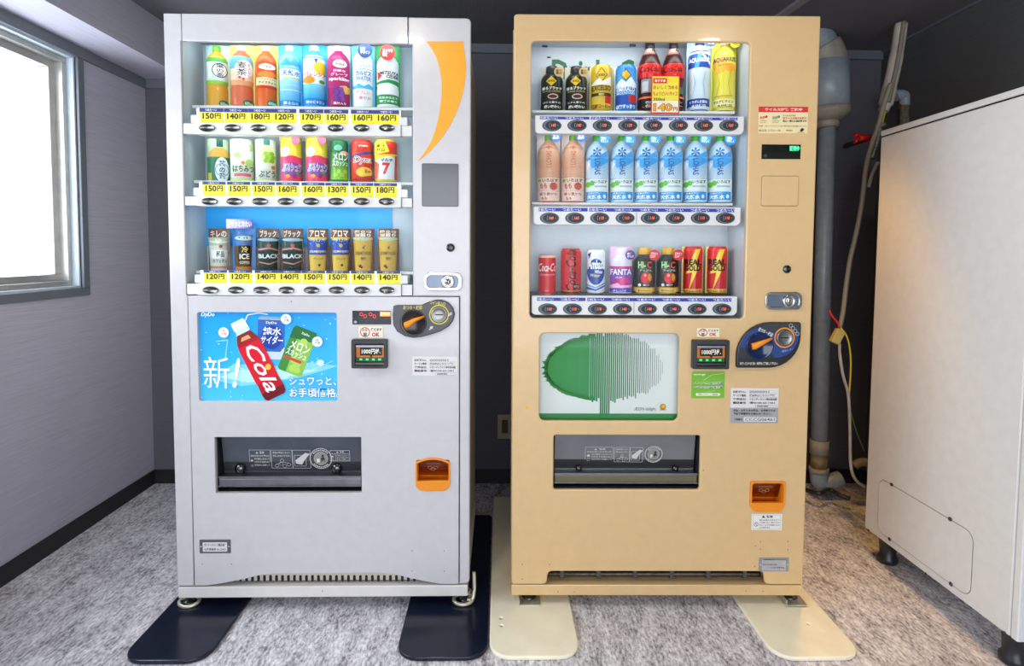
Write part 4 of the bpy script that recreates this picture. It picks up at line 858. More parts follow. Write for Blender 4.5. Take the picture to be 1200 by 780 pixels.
def bbutton(price):
    if price not in _bb:
        a = Art(); a.DZ = .0004
        a.ell(0, 0, bsw, bsh, '#3a4149', 30); a.ell(0, 0, bsw*.90, bsh*.88, '#5d6871', 30); a.ell(bsw*.10, 0, bsw*.78, bsh*.78, '#1b2530', 30); a.ell(bsw*.18, 0, bsw*.58, bsh*.62, '#101a26', 26)
        a.text(price, -bsw*.06, -bsh*.26, bsw*.42, bsh*.28, '#ff6a45', .0, .15, 0, 1); a.poly([(bsw*.66, -bsh*.12), (bsw*.66, bsh*.12), (bsw*.58, 0)], '#8d98a2'); a.line([(-bsw*.20, -bsh*.42), (-bsw*.28, 0), (-bsw*.20, bsh*.42)], .0008, '#98a8b8')
        o = a.build('select_button', None, flat(0), [PAPER, LED]); me = o.data; bpy.data.objects.remove(o)
        # a low domed housing under the face
        bm = bmesh.new(); bm.from_mesh(me); cl = bm.loops.layers.float_color['Col']; n = 30; c = (*lin('#2b3138'), 1)
        r0 = [bm.verts.new((x, .004, z)) for x, z in ell(0, 0, bsw*1.03, bsh*1.05, n)]; r1 = [bm.verts.new((x, -.0003, z)) for x, z in ell(0, 0, bsw, bsh, n)]
        for k in range(n):
            f = bm.faces.new((r0[k], r0[(k+1) % n], r1[(k+1) % n], r1[k]))
            for l in f.loops: l[cl] = c
        bm.to_mesh(me); bm.free(); _bb[price] = me
    return _bb[price]
for i, q in enumerate(RB):
    D_ = .012
    zt_, zb_ = B.z(745, q['top'], D_), B.z(745, q['bot'], D_); u0, u1 = B.u(q['x0'], q['by'], D_), B.u(q['x1'], q['by'], D_)
    rl = plate('selection_rail', rrect(u0, zb_, u1, zt_, 0, 5, (.012, .016, .003, .003)), [], .012, .040, SHELL, vb, .003, 3)
    if i < 2: rail_fill_strip(B, rl, u0+.01, u1-.01, .046, zb_+.005, (.045, .12)[i])
    s0, s1 = B.u(q['s0'], q['by'], .011), B.u(q['s1'], q['by'], .011); za, zb2 = B.z(745, q['st'][1], .011), B.z(745, q['st'][0], .011)
    a = Art(); gp = s0+(s1-s0)*.252; a.rect(s0, za, gp-.001, zb2, '#2336a6'); a.k -= 1; a.rect(gp+.003, za, s1, zb2, '#2336a6')
    for k in range(8): c = B.u(q['bx'][k]-4+k*.5, q['by'], .011); a.k -= 1 if k else 0; a.text(JP_COLD, c-.028, za+.0012, c+.028, zb2-.0012, '#e9efff', .02)
    a.build('cold_strip', rl, flat(.0115), PAPER)
    MB().box((u0+u1)/2-.0006-.002, (u0+u1)/2+.0006-.002, .0112, .013, zb_+.004, za-.002).build('rail_joint', CHAR, rl)
    for k in range(8):
        o = obj('select_button', bbutton(PB[i][k]), rl); u, z = B(q['bx'][k], q['by'], .009); o.location = (u, .0105, z)
    zs = B.z(745, q['pz'], .095); MB().box(w0+.008, w1-.014, .076, .148, zs-.007, zs).build('product_shelf', SHELL if i < 2 else DARK, vb)
    MB().box(u0+.004, u1-.004, .041, .078, min(zt_, zs-.0075)-.006, min(zt_, zs-.0075)).build('rail_ledge', SHELL, rl)
# stickers and fittings
def virus(a, x, z, w, h):
    a.rect(x, z, x+w, z+h, '#ead9a8'); a.rect(x, z+h*.79, x+w, z+h, '#d3231c'); a.text('ウイルス対策 実施中', x+w*.13, z+h*.84, x+w*.88, z+h*.95, '#ffe9d0', .03)
    for fx, c in ((.09, '#c23a28'), (.34, '#2c8a78')):
        a.text('抗菌', x+w*(fx-.06), z+h*.52, x+w*(fx+.05), z+h*.64, c, .03); a.ell(x+w*(fx+.07), z+h*.62, w*.025, h*.05, c, 10); a.line([(x+w*(fx-.06), z+h*.46), (x+w*(fx+.08), z+h*.46)], .0014, c); a.line([(x+w*(fx-.06), z+h*.40), (x+w*(fx+.06), z+h*.40)], .0010, c)
    a.text('ウイルス不活化', x+w*.49, z+h*.64, x+w*.75, z+h*.69, '#444038', .02); a.text('抗ウイルス加工を施工', x+w*.49, z+h*.53, x+w*.97, z+h*.61, '#b23a28', .025); a.text('安心・清潔な自販機です', x+w*.49, z+h*.42, x+w*.97, z+h*.50, '#262420', .03)
    a.text('抗菌・抗ウイルスフィルム施工済 ※当社調べによる', x+w*.01, z+h*.25, x+w*.97, z+h*.29, '#4a4438', .015); a.text('施工日 二〇二一年', x+w*.01, z+h*.06, x+w*.45, z+h*.14, '#7a6e58', .01); a.text('株式会社', x+w*.56, z+h*.08, x+w*.69, z+h*.14, '#5a5244', .01)
    a.poly([(x+w*.84, z+h*.12), (x+w*.88, z+h*.20), (x+w*.93, z+h*.16), (x+w*.90, z+h*.08), (x+w*.87, z+h*.05)], '#1d1a18'); a.line([(x+w*.78, z+h*.03), (x+w*.95, z+h*.03)], .0008, '#2a2622')
sticker('antivirus_sticker', B, (888.6, 125, 946.5, 156.2), virus, vb)
def disp2(a, x, z, w, h):
    a.rect(x, z, x+w, z+h, '#0c1410'); a.rect(x+w*.03, z+h*.46, x+w*.97, z+h*.95, '#050807'); a.rect(x+w*.71, z+h*.55, x+w*.94, z+h*.92, '#0c7a46', 1); a.text('販売中', x+w*.72, z+h*.57, x+w*.97, z+h*.90, '#58ffb0', .02, 0, 0, 1); a.ell(x+w*.10, z+h*.22, w*.04, h*.12, '#3f4a46', 14)
sticker('sales_display', B, (892.3, 169.3, 938, 186.4), disp2, vb, -.0010, [PRINT, LED])
sp = B.box(892.6, 206.4, 935, 241); plate('blank_cover', rrect(*sp, .005), [], -.003, 0, CREAM, vb, .0015); plate('cover_gasket', rrect(sp[0]-.0015, sp[1]-.0015, sp[2]+.0015, sp[3]+.0015, .006), [], -.0008, 0, mat('gasket_brown', '#8a6f45', .6), vb, .0002, 0)
keyhole(B, (922, 315.3), .0125, vb); lock(B, (917.7, 352.3), 43.5, 20.8, vb)
# leaf shaped coin panel
x0, z0, x1, z1 = B.box(862, 376.8, 936.5, 430.2); w, h = x1-x0, z1-z0
op = rrect(x0, z0, x1, z1, 0, 8, (.006, h*.68, .008, h*.72)); cp = plate('coin_panel', op, [], -.011, 0, mat('coin_panel_black', '#26282c', .3), vb, .004, 3)
a = Art(); a.poly(rrect(x0+w*.03, z0+h*.22, x1-w*.04, z1-h*.10, 0, 8, (.004, h*.5, .006, h*.55)), '#1d3f80'); a.poly([(x0+w*.04, z0+h*.22), (x0+w*.60, z0+h*.22), (x0+w*.50, z0+h*.40), (x0+w*.04, z0+h*.45)], '#2a2c30'); a.poly([(x0+w*.42, z1-h*.02), (x1-w*.03, z1-h*.02), (x1-w*.03, z1-h*.22), (x0+w*.36, z1-h*.20)], '#33353a')
a.text('お使い頂ける硬貨・紙幣をご確認して下さい', x0+w*.05, z0+h*.07, x0+w*.64, z0+h*.13, '#e9e6da', .02); a.text('おつり・返却', x0+w*.32, z0+h*.74, x0+w*.56, z0+h*.83, '#f0eede', .02, 0, -.45)
for k in range(4): a.ring(x0+w*(.83+.035*k), z0+h*(.93-.06*k), w*.03, w*.03, .001, '#d6d6d0', 16)
a.text('返却レバー', x0+w*.70, z0+h*.37, x0+w*.88, z0+h*.42, '#9fb8e6', .01, 0, .2)
u2, z2 = x0+w*.735, z0+h*.665; r2 = w*.125; a.ring(u2, z2, r2*1.28, r2*1.28, r2*.18, '#e8922a', 30)
a.build('panel_lettering', cp, flat(-.0113), PAPER)
u, z = x0+w*.35, z0+h*.48; r1 = w*.215
cyl_y([(r1, 0), (r1, .0022), (r1*.93, .003), (r1*.85, .0006), (.0005, .0006)], (u, -.0125, z), 30).build('dial_recess', mat('dial_navy', '#10254e', .12), cp)
MB().tube([(u-r1*.62, -.017, z-r1*.02), (u-r1*.42, -.018, z+r1*.02), (u+r1*.08, -.019, z+r1*.26), (u+r1*.80, -.018, z+r1*.58)], [r1*.23, r1*.26, r1*.18, r1*.08], 14).build('return_lever', ORANGE, cp)
coin_dish(cp, u2, z2, r2, -.0135); MB().box(u2-r2*.5, u2+r2*.5, -.0165, -.0148, z2-.0015, z2+.0015).build('slot', BLACK, cp)
sticker('payment_sticker', B, (816.4, 384, 843.2, 394.8), ok_art, vb); bill_acceptor(B, (809.6, 397.3, 851.8, 430.8), vb)
def eco(a, x, z, w, h):
    a.rect(x, z, x+w, z+h, '#8fc43a', r=.006); a.rect(x+w*.015, z+h*.02, x+w*.985, z+h*.98, '#79b62a', r=.005); a.line([(x+w*.35, z+h*.65), (x+w*.6, z+h*.86), (x+w*.96, z+h*.92)], .001, '#d9f0b0'); a.line([(x+w*.4, z+h*.2), (x+w*.7, z+h*.3)], .001, '#b9dc80')
    a.text('ecology', x+w*.06, z+h*.83, x+w*.42, z+h*.92, '#f0ffe0', .02); a.text('ノンフロン自販機', x+w*.05, z+h*.50, x+w*.95, z+h*.63, '#eef8e0', .05); a.text('ノンフロン自販機', x+w*.05, z+h*.50, x+w*.95, z+h*.63, '#2a6a3a', .0); a.text('環境対応自動販売機', x+w*.07, z+h*.35, x+w*.93, z+h*.47, '#eef8e0', .05); a.text('環境対応自動販売機', x+w*.07, z+h*.35, x+w*.93, z+h*.47, '#2a6a3a', .0)
    a.rect(x+w*.14, z+h*.10, x+w*.86, z+h*.20, '#e9f5d0', r=.002); a.text('地球にやさしい自販機', x+w*.2, z+h*.12, x+w*.8, z+h*.18, '#3a5a2a', .01)
sticker('ecology_sticker', B, (810, 434.6, 849.3, 466.6), eco, vb)
sticker('service_sticker', B, (855.7, 454.4, 912, 495.6), info_art(True), vb)
delivery(B, (648.7, 509.8, 820.4, 573.5), vb, TB, .008, (686, 520.5, 779, 541.5), [('warn', .36), ('map', .19), ('hand', .17), ('ring', .25)], [(678, 547.5, .010), (791, 548, .010)], mat('khaki_bar', '#6f6a4e', .3, .3), mat('flap_pale', '#7c7f81', .2, .2, noise=.12, nscale=7))
coin_cup(B, (878.8, 564, 919.8, 599.2), vb, TB, False)
def warn(a, x, z, w, h):
    a.rect(x, z, x+w, z+h, '#ece9e4'); a.frame(x+w*.05, z+h*.06, x+w*.95, z+h*.94, .0006, '#7a7a7c'); a.poly([(x+w*.33, z+h*.76), (x+w*.45, z+h*.76), (x+w*.39, z+h*.92)], '#2a2a2c'); a.text('警告', x+w*.48, z+h*.76, x+w*.70, z+h*.91, '#1c1c1e', .04)
    for k, t in enumerate(('転倒の恐れがあるので', '上に乗らない、寄りかから', 'ない。けがの原因となる', 'ことがあります。')): a.text(t, x+w*.26, z+h*(.58-.155*k), x+w*(.92 if k < 3 else .62), z+h*(.67-.155*k), '#3a3a3c', .015)
    a.ring(x+w*.15, z+h*.36, w*.07, w*.07, .0012, '#2a2a2c', 18); a.line([(x+w*.11, z+h*.46), (x+w*.19, z+h*.26)], .001, '#2a2a2c')
sticker('warning_sticker', B, (880.5, 601.8, 916.2, 620.6), warn, vb)
def rating(a, x, z, w, h):
    a.rect(x, z, x+w, z+h, '#8f8f90'); a.rect(x+w*.10, z+h*.08, x+w*.90, z+h*.94, '#b9b9ba'); a.rect(x+w*.12, z+h*.80, x+w*.90, z+h*.92, '#77787a'); a.text('自動販売機 FUJI', x+w*.18, z+h*.82, x+w*.50, z+h*.90, '#222224', .03)
    for k in range(5): a.line([(x+w*.12, z+h*(.18+.13*k)), (x+w*(.85-.07*(k % 2)), z+h*(.18+.13*k))], .0008, '#6d6e72'); 
    a.text('電圧 100V 定格 50/60Hz', x+w*.13, z+h*.46, x+w*.6, z+h*.54, '#444448', .01); a.text('No.2019 質量 298kg', x+w*.40, z+h*.22, x+w*.86, z+h*.33, '#444448', .01)
    for f in (.05, .95): a.ell(x+w*f, z+h*.5, w*.022, w*.022, '#dadada', 10)
sticker('rating_plate', B, (889.2, 652.8, 924.2, 669), rating, vb)
a = Art()
for px, py in ((612, 661), (612, 678), (644, 661), (654, 693), (673, 693), (891, 634.5), (891, 643), (923, 634), (923, 643.5), (885, 639), (874, 692), (894, 692), (824, 550.5), (884, 663)):
    c = B(px, py); a.ell(c[0], c[1], .0018, .0018, '#5a4a34', 8)
a.build('screw_holes', vb, flat(-.0004), PAPER)
a = Art(); c = B(617.3, 477.5); a.ell(c[0], c[1], .004, .006, '#e8b21c', 9); a.build('paint_speck', vb, flat(-.0004), PAPER)
# tree picture behind the lower window
def tree(a, x, z, w, h):
    P = lambda fx, fz: (x+w*fx, z+h*fz)
    a.rect(x, z, x+w, z+h, '#e4e6e2'); a.rect(x, z, x+w, z+h*.075, '#2f8a44')
    rnd = random.Random(11); top = lambda f: .555+.405*math.sqrt(max(0, 1-((f-.47)/.425)**2))*(1-.0*f); bot = lambda f: .575-.36*math.sqrt(max(0, 1-((f-.47)/.425)**2))
    def edge(f, s):
        f2 = min(.894, max(.046, f)); v = top(f2) if s > 0 else max(bot(f2), .215); return v
    n = 36
    # the left half is a solid crown whose right side breaks into bars
    L_ = [(f, edge(f, 1)+rnd.uniform(-.018, .018)) for f in [.05+.02*k for k in range(18)]]; M_ = [(f, edge(f, -1)+rnd.uniform(-.015, .012)) for f in [.05+.02*k for k in range(18)]]
    left = []
    for k in range(14): t = k/13; f = .052+.02*abs(math.sin(t*9)); left.append((f+.006*(k % 2), .40+.27*t))
    cols = ['#1f8a30', '#248a38', '#2c8c40', '#328c48']
    for k in range(4):
        seg = range(k*4, min(k*4+5, 18)); a.poly([P(*L_[i]) for i in seg]+[P(*M_[i]) for i in reversed(list(seg))], cols[k]); a.k -= 1
    a.k += 1
    for k in range(60):
        t = k/59; an = PI*.5+PI*t; f = .47+.425*math.cos(an)*1.0; zc = .565+.37*math.sin(an) if math.sin(an) > 0 else .565+.33*math.sin(an)
        if f > .40: continue
        p = rnd.uniform(.008, .022); a.poly([P(f-p, zc+rnd.uniform(-.03, .03)), P(f+.03, zc-.025), P(f+.03, zc+.03)], '#21852f'); a.k -= 1
    a.k += 1
    for k in range(n):
        f = .372+k*(.90-.372)/n; tt = k/n; wd = .0118*(1-tt)**.9+.0016; c = (0.025+.02*tt, .24-.15*tt, .07-.01*tt)
        z0_, z1_ = edge(f, -1)+rnd.uniform(-.03, .03), edge(f, 1)+rnd.uniform(-.03, .03)
        if .44 < f < .505: z0_ = .07
        a.rect(*P(f, z0_), *P(f+wd, z1_), c); a.k -= 1
    a.k += 2
    a.text('ÆON delight', *P(.690, .10), *P(.845, .145), '#3a3a3c', .0, .15); a.ell(*P(.893, .152), w*.022, h*.034, '#c98a1c', 18); a.ell(*P(.897, .158), w*.012, h*.018, '#f0b93a', 14); a.text('AEON', x+w*.87, z+h*.11, x+w*.915, z+h*.13, '#6a4a10', .0)
    for fx, fz in ((.852, .165), (.862, .185), (.874, .195)): a.ell(*P(fx, fz), w*.003, w*.003, '#c98a1c', 8)
sticker('tree_picture', B, (630, 388, 798.5, 495.5), tree, vb, .030, [PAPER]); t4 = B.box(628, 386, 801, 498, .031); MB().box(t4[0], t4[2], .031, .034, t4[1], t4[3]).build('picture_backing', SHELL, vb)
MB().box(pb[0]-.004, pb[2]+.004, .020, .022, pb[1]-.004, pb[3]+.004).build('picture_pane', GLASS, vb)
for i_, (px, y_) in enumerate(((620, .05), (925, .05), (0, .55), (0, .55))):
    u = B.u(px, 700, y_) if i_ < 2 else (.06 if i_ == 2 else BW-.06); zt_ = B.z(770, 697)
    f = levelling_foot(vb, u, y_, zt_, .0125)
    if i_ < 2:
        sg = 1 if i_ == 0 else -1
        br = MB().prism([(u-.034, .0130), (u+.034, .0130), (u+.034, .0160), (u-.031, .0160), (u-.031, .032), (u-.034, .032)], 1, y_-.05, y_+.03); b_ = br.build('anchor_bracket', ZINC, f, bev=.001)
#=====PART6
# ================================================================== drinks in the white machine
GA = ['drinks on the top shelf of the white machine', 'drinks on the middle shelf of the white machine', 'drinks on the bottom shelf of the white machine']
vg_ = [('e', .45, .06, .5, .055, '#2f7d4f'), ('t', '600ml', .15, .035, .78, .085, '#e8f4ea')]
def rowA(i, k, name, label, cat, x0, x1, y0, style, body, art, cap=None, card=None, **kw):
    y1 = RA[i]['tag'][0]+.2
    product(A, name, label, cat, GA[i], (x0, y0, x1, y1), style, body, art, cap, card, turn=1.2, **kw)
def leaf(s, t, r, c): return ('e', s, t, r, r*.18, c)
rowA(0, 0, 'tea_bottle', 'green tea bottle with green cap and round white label, first on the top shelf', 'bottle', 241.2, 269, 54, 'pet', '#d9a03a',
     [('r', -1, .40, 1, .78, '#cfe6dc'), ('r', -1, .72, 1, .79, '#56b04a'), ('r', -1, .36, 1, .42, '#8cc63f'), ('c', .12, .585, .66, '#f4f8f4'), ('o', .12, .585, .70, .07, '#23292b'), ('t', '葉\nの\n茶', -.24, .475, .48, .695, '#1c2224', .01), ('r', -.85, .46, -.62, .68, '#e9f2ea'), ('e', .45, .06, .5, .055, '#2f7d4f'), ('t', '600ml', .1, .035, .8, .085, '#e8f4ea')], '#6cb52d', ('#c8dd86', '#a8d6d6'), kr=.86, kh=.985)
rowA(0, 1, 'tea_bottle', 'barley tea bottle with white cap and blue label on a yellow card', 'bottle', 269.4, 298.4, 53.5, 'pet', '#cf6a4a',
     [('r', -1, .34, 1, .80, '#e9c9a8'), ('r', -1, .60, 1, .80, '#62addb'), ('c', .1, .60, .80, '#f3f4f2'), ('t', '麦\n茶', -.55, .49, .30, .71, '#35241d', .01), ('t', 'お\nい\nし\nい', .42, .48, .62, .70, '#35241d', .01), ('r', -1, .34, 1, .42, '#e2a070'), ('c', -.3, .46, .12, '#d3563a'), ('c', .0, .44, .12, '#d3563a'), ('e', .45, .06, .5, .06, '#2f7d4f'), ('t', '600ml', .1, .035, .8, .085, '#e8f4ea')], '#e9ecec', ('#e6c86a', '#ece66a'), kr=.88, kh=.985)
rowA(0, 2, 'tea_bottle', 'iced tea bottle with clear cap and orange red label', 'bottle', 299, 326, 54, 'pet', '#d8642a',
     [('r', -1, .30, 1, .72, '#e24a20'), ('e', 0, .64, .8, .05, '#f6f0e6'), ('t', 'TEA', -.4, .625, .4, .655, '#a33018', .02), ('e', 0, .52, .9, .05, '#ee8a3a'), ('r', -1, .33, 1, .47, '#f0d9ac'), ('t', 'アイスティー', -.85, .36, .85, .41, '#4a2a18', .03), ('t', 'カフェインゼロ', -.8, .43, .8, .455, '#4a2a18', .01), ('e', .45, .06, .55, .06, '#2f7d4f'), ('t', '600ml', .05, .035, .85, .085, '#e8f4ea'), ('r', -1, .30, 1, .33, '#c03a2a')], '#d9dcd6', ('#e8d25a', '#e4e05c'), kr=.86, kh=.985)
rowA(0, 3, 'water_bottle', 'pale blue natural water bottle with white label on a sky blue card', 'bottle', 326.4, 353.8, 53.5, 'pet', '#79c8ea',
     [('g', -1, .10, 1, .45, '#56b4e2', '#a8e0f2'), ('r', -1, .44, 1, .60, '#eef6f8'), ('t', '天然水', -.88, .49, .88, .58, '#2b6fae', .02), ('t', '谷川連峰の', -.6, .62, .6, .655, '#e8f8ff', .01), ('r', -.9, .45, .9, .465, '#b9cf4a'), ('p', [(-1, .66), (-.4, .78), (0, .70), (.4, .80), (1, .66)], '#4aa9dc'), ('r', -1, .02, 1, .10, '#1b86c8'), ('t', '富士山の', -.7, .035, .7, .085, '#eaf6ff', .02), ('r', -1, .26, 1, .275, '#c9ecf6'), ('r', -1, .34, 1, .35, '#c9ecf6')], '#e2eef2', ('#2a9ede', '#45b8ea'), kr=.86, kh=.985)
rowA(0, 4, 'water_bottle', 'flavoured water bottle with yellow and orange fruit label on a blue card', 'bottle', 354.2, 383.4, 53.5, 'pet', '#4db4e6',
     [('r', -1, .36, 1, .82, '#e9f3f6'), ('e', .45, .62, .6, .10, '#f0cf3a'), ('e', -.55, .42, .5, .06, '#f0912a'), ('p', [(-.12, .76), (.25, .76), (.06, .68)], '#1f58b0'), ('t', 'バレンシア', -.95, .475, .95, .545, '#e0492a', .03), ('t', 'DyDo', -.85, .72, -.4, .75, '#355c9a', .02), ('e', .55, .40, .25, .03, '#4aa648'), ('g', -1, .12, 1, .36, '#2f9ee0', '#7cd0f0'), ('r', -1, .02, 1, .13, '#1d7fd0'), ('t', '朝のビタミン', -.8, .045, .8, .095, '#eaf6ff', .02)], '#e6eef2', ('#1589d8', '#2aa6ea'), kr=.88, kh=.985)
rowA(0, 5, 'juice_bottle', 'magenta grape sparkling bottle with white cap and purple grapes', 'bottle', 383.8, 410.4, 54, 'pet', '#a0205c',
     [('r', -1, .30, 1, .82, '#b5246a'), ('e', .05, .68, .62, .065, '#f2ead6'), ('t', 'Welch', -.42, .655, .5, .70, '#6a3a8a', .02), ('t', '芳醇な', -.55, .55, .55, .59, '#ffe9f4', .02), ('t', 'グレープ', -.75, .485, .75, .54, '#ffe9f4', .02), ('t', 'sparkling', -.9, .40, .9, .47, '#ffffff', .03), ('e', .5, .28, .6, .07, '#e9b23a')] + [('c', -.35+.26*(q % 3)+.1*(q//3 % 2), .28-.055*(q//3), .20, ['#7a3a9a', '#66308a', '#8a4aa8'][q % 3]) for q in range(12)] + [('t', '果汁入り', -.55, .03, .55, .07, '#ffffff', .02)], '#e4eaee', ('#c3cfd8', '#d5dde3'), kr=.96, kh=.985)
rowA(0, 6, 'milk_drink_bottle', 'white lactic drink bottle with navy round badge on a blue card', 'bottle', 411.6, 439.4, 54, 'pet', '#eef2f4',
     [('t', 'カルピス', -.75, .50, .75, .575, '#2b6fb8', .035), ('t', 'WATER', -.75, .42, .75, .485, '#3a9ad8', .02), ('p', [(-1, .32), (-.5, .37), (0, .33), (.5, .37), (1, .34), (1, .29), (-1, .29)], '#58b8e6'), ('t', 'やさしい', -.7, .20, .6, .26, '#d0485a', .0, .2), ('t', '爽やか', -.5, .11, .7, .17, '#d0485a', .0, .2), ('l', [(-.8, .60), (.8, .60)], .05, '#8aa0b0')] + [('c', -.7+.25*q, .64+.02*(q % 2), .06, '#5aaee0') for q in range(6)], '#e6eef2', ('#4ab2e6', '#6cc4ee'), kr=.84, kh=.985, badge=(.42, .865, .60, '#24477e', '復刻\nデザイン'))
rowA(0, 7, 'cider_bottle', 'white cider bottle with red round badge on a green card, last on the top shelf', 'bottle', 440.4, 468.7, 54, 'pet', '#f0f2f2',
     [('t', 'MITSUYA', -.80, .535, .95, .595, '#2d3550', .03, .15), ('t', 'CIDER', -.2, .475, .95, .53, '#2d3550', .03, .15), ('p', [(-.95, .60), (-.55, .52), (-.9, .44)], '#d5302f'), ('p', [(-1, .42), (0, .455), (1, .44), (1, .36), (0, .40), (-1, .38)], '#239048'), ('r', -1, .04, 1, .20, '#239048'), ('t', '天然水仕立て', -.85, .13, .85, .17, '#f0fff4', .02), ('t', '果実の香り', -.8, .07, .8, .11, '#f0fff4', .02), ('r', -1, .20, 1, .21, '#c8d4cc')], '#f0f2f0', ('#1f8a48', '#3aa85a'), kr=.90, kh=.93, badge=(.18, .83, .62, '#da2c2c', 'スッキリ\n爽快'))
# middle shelf
rowA(1, 0, 'tea_can', 'slim green tea tube with dark green cap, first on the middle shelf', 'can', 244, 269, 165, 'tube', '#c8dcc0',
     [('r', -1, .66, 1, 1, '#bcd8b0'), ('p', [(-.9, .40), (-.9, .68), (-.4, .80), (.4, .80), (.95, .68), (.95, .40)], '#e0b050'), ('r', -.28, .82, .28, 1, '#1f5e50'), ('r', -1, .0, 1, .58, '#3a7a5a'), ('e', .18, .28, .62, .30, '#dfeaf0'), ('o', .18, .28, .60, .06, '#4a90b0'), ('t', '茶\nの\n茶', -.12, .06, .48, .50, '#2d6a8a', .03), ('r', -.95, .0, -.7, .2, '#d9c24a')])
rowA(1, 1, 'juice_can', 'white and pale green drink tube with a thin pink band', 'can', 271, 297.4, 165, 'tube', '#e3ecd8',
     [('c', .55, .80, .30, '#a8cc6a'), ('c', -.5, .62, .26, '#bcd88a'), ('e', .1, .78, .45, .12, '#f2f4ee'), ('c', .5, .45, .34, '#b4d070'), ('c', -.05, .44, .16, '#e88a4a'), ('t', 'はちみつ', -.85, .22, .85, .38, '#3f5a3a', .02), ('r', -.75, .12, .6, .19, '#e05a78'), ('r', -1, 0, 1, .06, '#c8d870')])
rowA(1, 2, 'juice_can', 'white drink tube with green grapes and a teal cap', 'can', 300, 323.4, 165, 'tube', '#e6ecdc',
     [('r', -.3, .86, .3, 1, '#2f7a6a'), ('p', [(-.7, .5), (-.5, .78), (-.25, .86), (.25, .86), (.5, .78), (.75, .5)], '#d5dfa0')] + [('c', -.1+.3*(q % 3)+.12*(q//3 % 2), .66-.085*(q//3), .22, ['#8fbe3a', '#a2cc4e', '#7cb02e'][q % 3]) for q in range(9)] + [('t', 'ぶどう', -.75, .10, .8, .26, '#4a4a3a', .02), ('c', .6, .34, .2, '#c06a4a'), ('r', -1, 0, 1, .05, '#c8d8a0')])
for k, (x0, x1, lb) in enumerate(((329.4, 353.6, 'left of the two pink and yellow sparkling jelly tubes on the middle shelf'), (359, 384, 'right of the two pink and yellow sparkling jelly tubes on the middle shelf'))):
    rowA(1, 3+k, 'jelly_drink_can', lb, 'can', x0, x1, 163, 'tube', '#d8c83a',
         [('r', -1, .0, 1, .56, '#d8487a'), ('r', -1, .0, 1, .10, '#e83a5a'), ('e', -.6, .68, .35, .12, '#f4e8f0'), ('e', .0, .52, .7, .07, '#e23a6a'), ('e', .0, .27, .95, .16, '#8a4a9a'), ('t', 'ぷるシュワ', -.9, .22, .9, .42, '#f4f4ff', .05), ('t', 'ぷるシュワ', -.88, .23, .88, .41, '#4a5ab0', .0), ('c', .5, .2, .16, '#3aa05a'), ('c', -.4, .12, .18, '#e8a03a'), ('c', .2, .12, .2, '#9a3a6a')], badge=(.78, .93, .40, '#e85a72', ''), header=(-1, .95, .5, 1.06, '#f4dce8', '#e6b8d0', 'ぷるぷる'))
rowA(1, 5, 'melon_soda_can', 'green melon squash can with white lettering on the middle shelf', 'can', 387, 409, 165, 'can', '#3a8a3e',
     [('g', -1, .05, 1, .55, '#8cc63a', '#2f8a46'), ('r', -1, .70, 1, .94, '#1f6a48'), ('e', -.2, .80, .45, .07, '#6ab08a'), ('e', .5, .68, .5, .05, '#e8b09a'), ('t', 'メロン', -.75, .50, .9, .68, '#f4fff0', .02), ('t', 'スカッシュ', -.85, .37, .9, .50, '#f4fff0', .02)] + [('c', -.5+.35*q, .16+.08*(q % 2), .24, '#a2d04a') for q in range(4)] + [('r', -.8, .34, -.1, .36, '#d8483a')], card=('#8fd0ee', '#4a9ad0'), kr=.92)
rowA(1, 6, 'energy_drink_can', 'red vitamin soda can with slanted white lettering on the middle shelf', 'can', 412, 436.4, 165, 'can', '#d8402e',
     [('r', -1, .70, 1, .95, '#c8382c'), ('p', [(-1, .62), (1, .74), (1, .68), (-1, .56)], '#3a4a9a'), ('t', 'Dyna', -.85, .40, .95, .60, '#ffffff', .05, .2), ('t', 'Dyna', -.82, .41, .92, .59, '#3a3a4a', .0, .2), ('e', .2, .22, .8, .12, '#f0c23a'), ('t', '5g', .2, .18, .75, .28, '#3a2a1a', .03), ('p', [(-1, .03), (1, .03), (1, .16), (-.2, .10)], '#b02a22'), ('t', 'VITAMIN', -.4, .82, .5, .86, '#f4e0d8', .02)])
rowA(1, 7, 'vitamin_can', 'yellow red and silver can with a red seven, last on the middle shelf', 'can', 439, 465, 165, 'can', '#e6d23a',
     [('p', [(-1, .05), (1, .05), (1, .55), (.3, .60), (-1, .5)], '#d8dfe6'), ('p', [(-1, .62), (-.2, .95), (1, .95), (1, .66)], '#d8382c'), ('p', [(-1, .95), (-.1, .95), (.3, .70), (-1, .62)], '#f0dc32'), ('t', '果汁\nゼロ', -.85, .70, -.1, .88, '#3a2a1a', .02), ('t', 'マルチ', -.5, .46, .6, .54, '#2a2a30', .03), ('t', '7', -.35, .16, .35, .44, '#d8302a', .04), ('p', [(.7, .05), (1, .05), (1, .62), (.8, .62)], '#d8382c'), ('p', [(-1, .05), (-.75, .05), (-.6, .4), (-1, .5)], '#e05a40')])
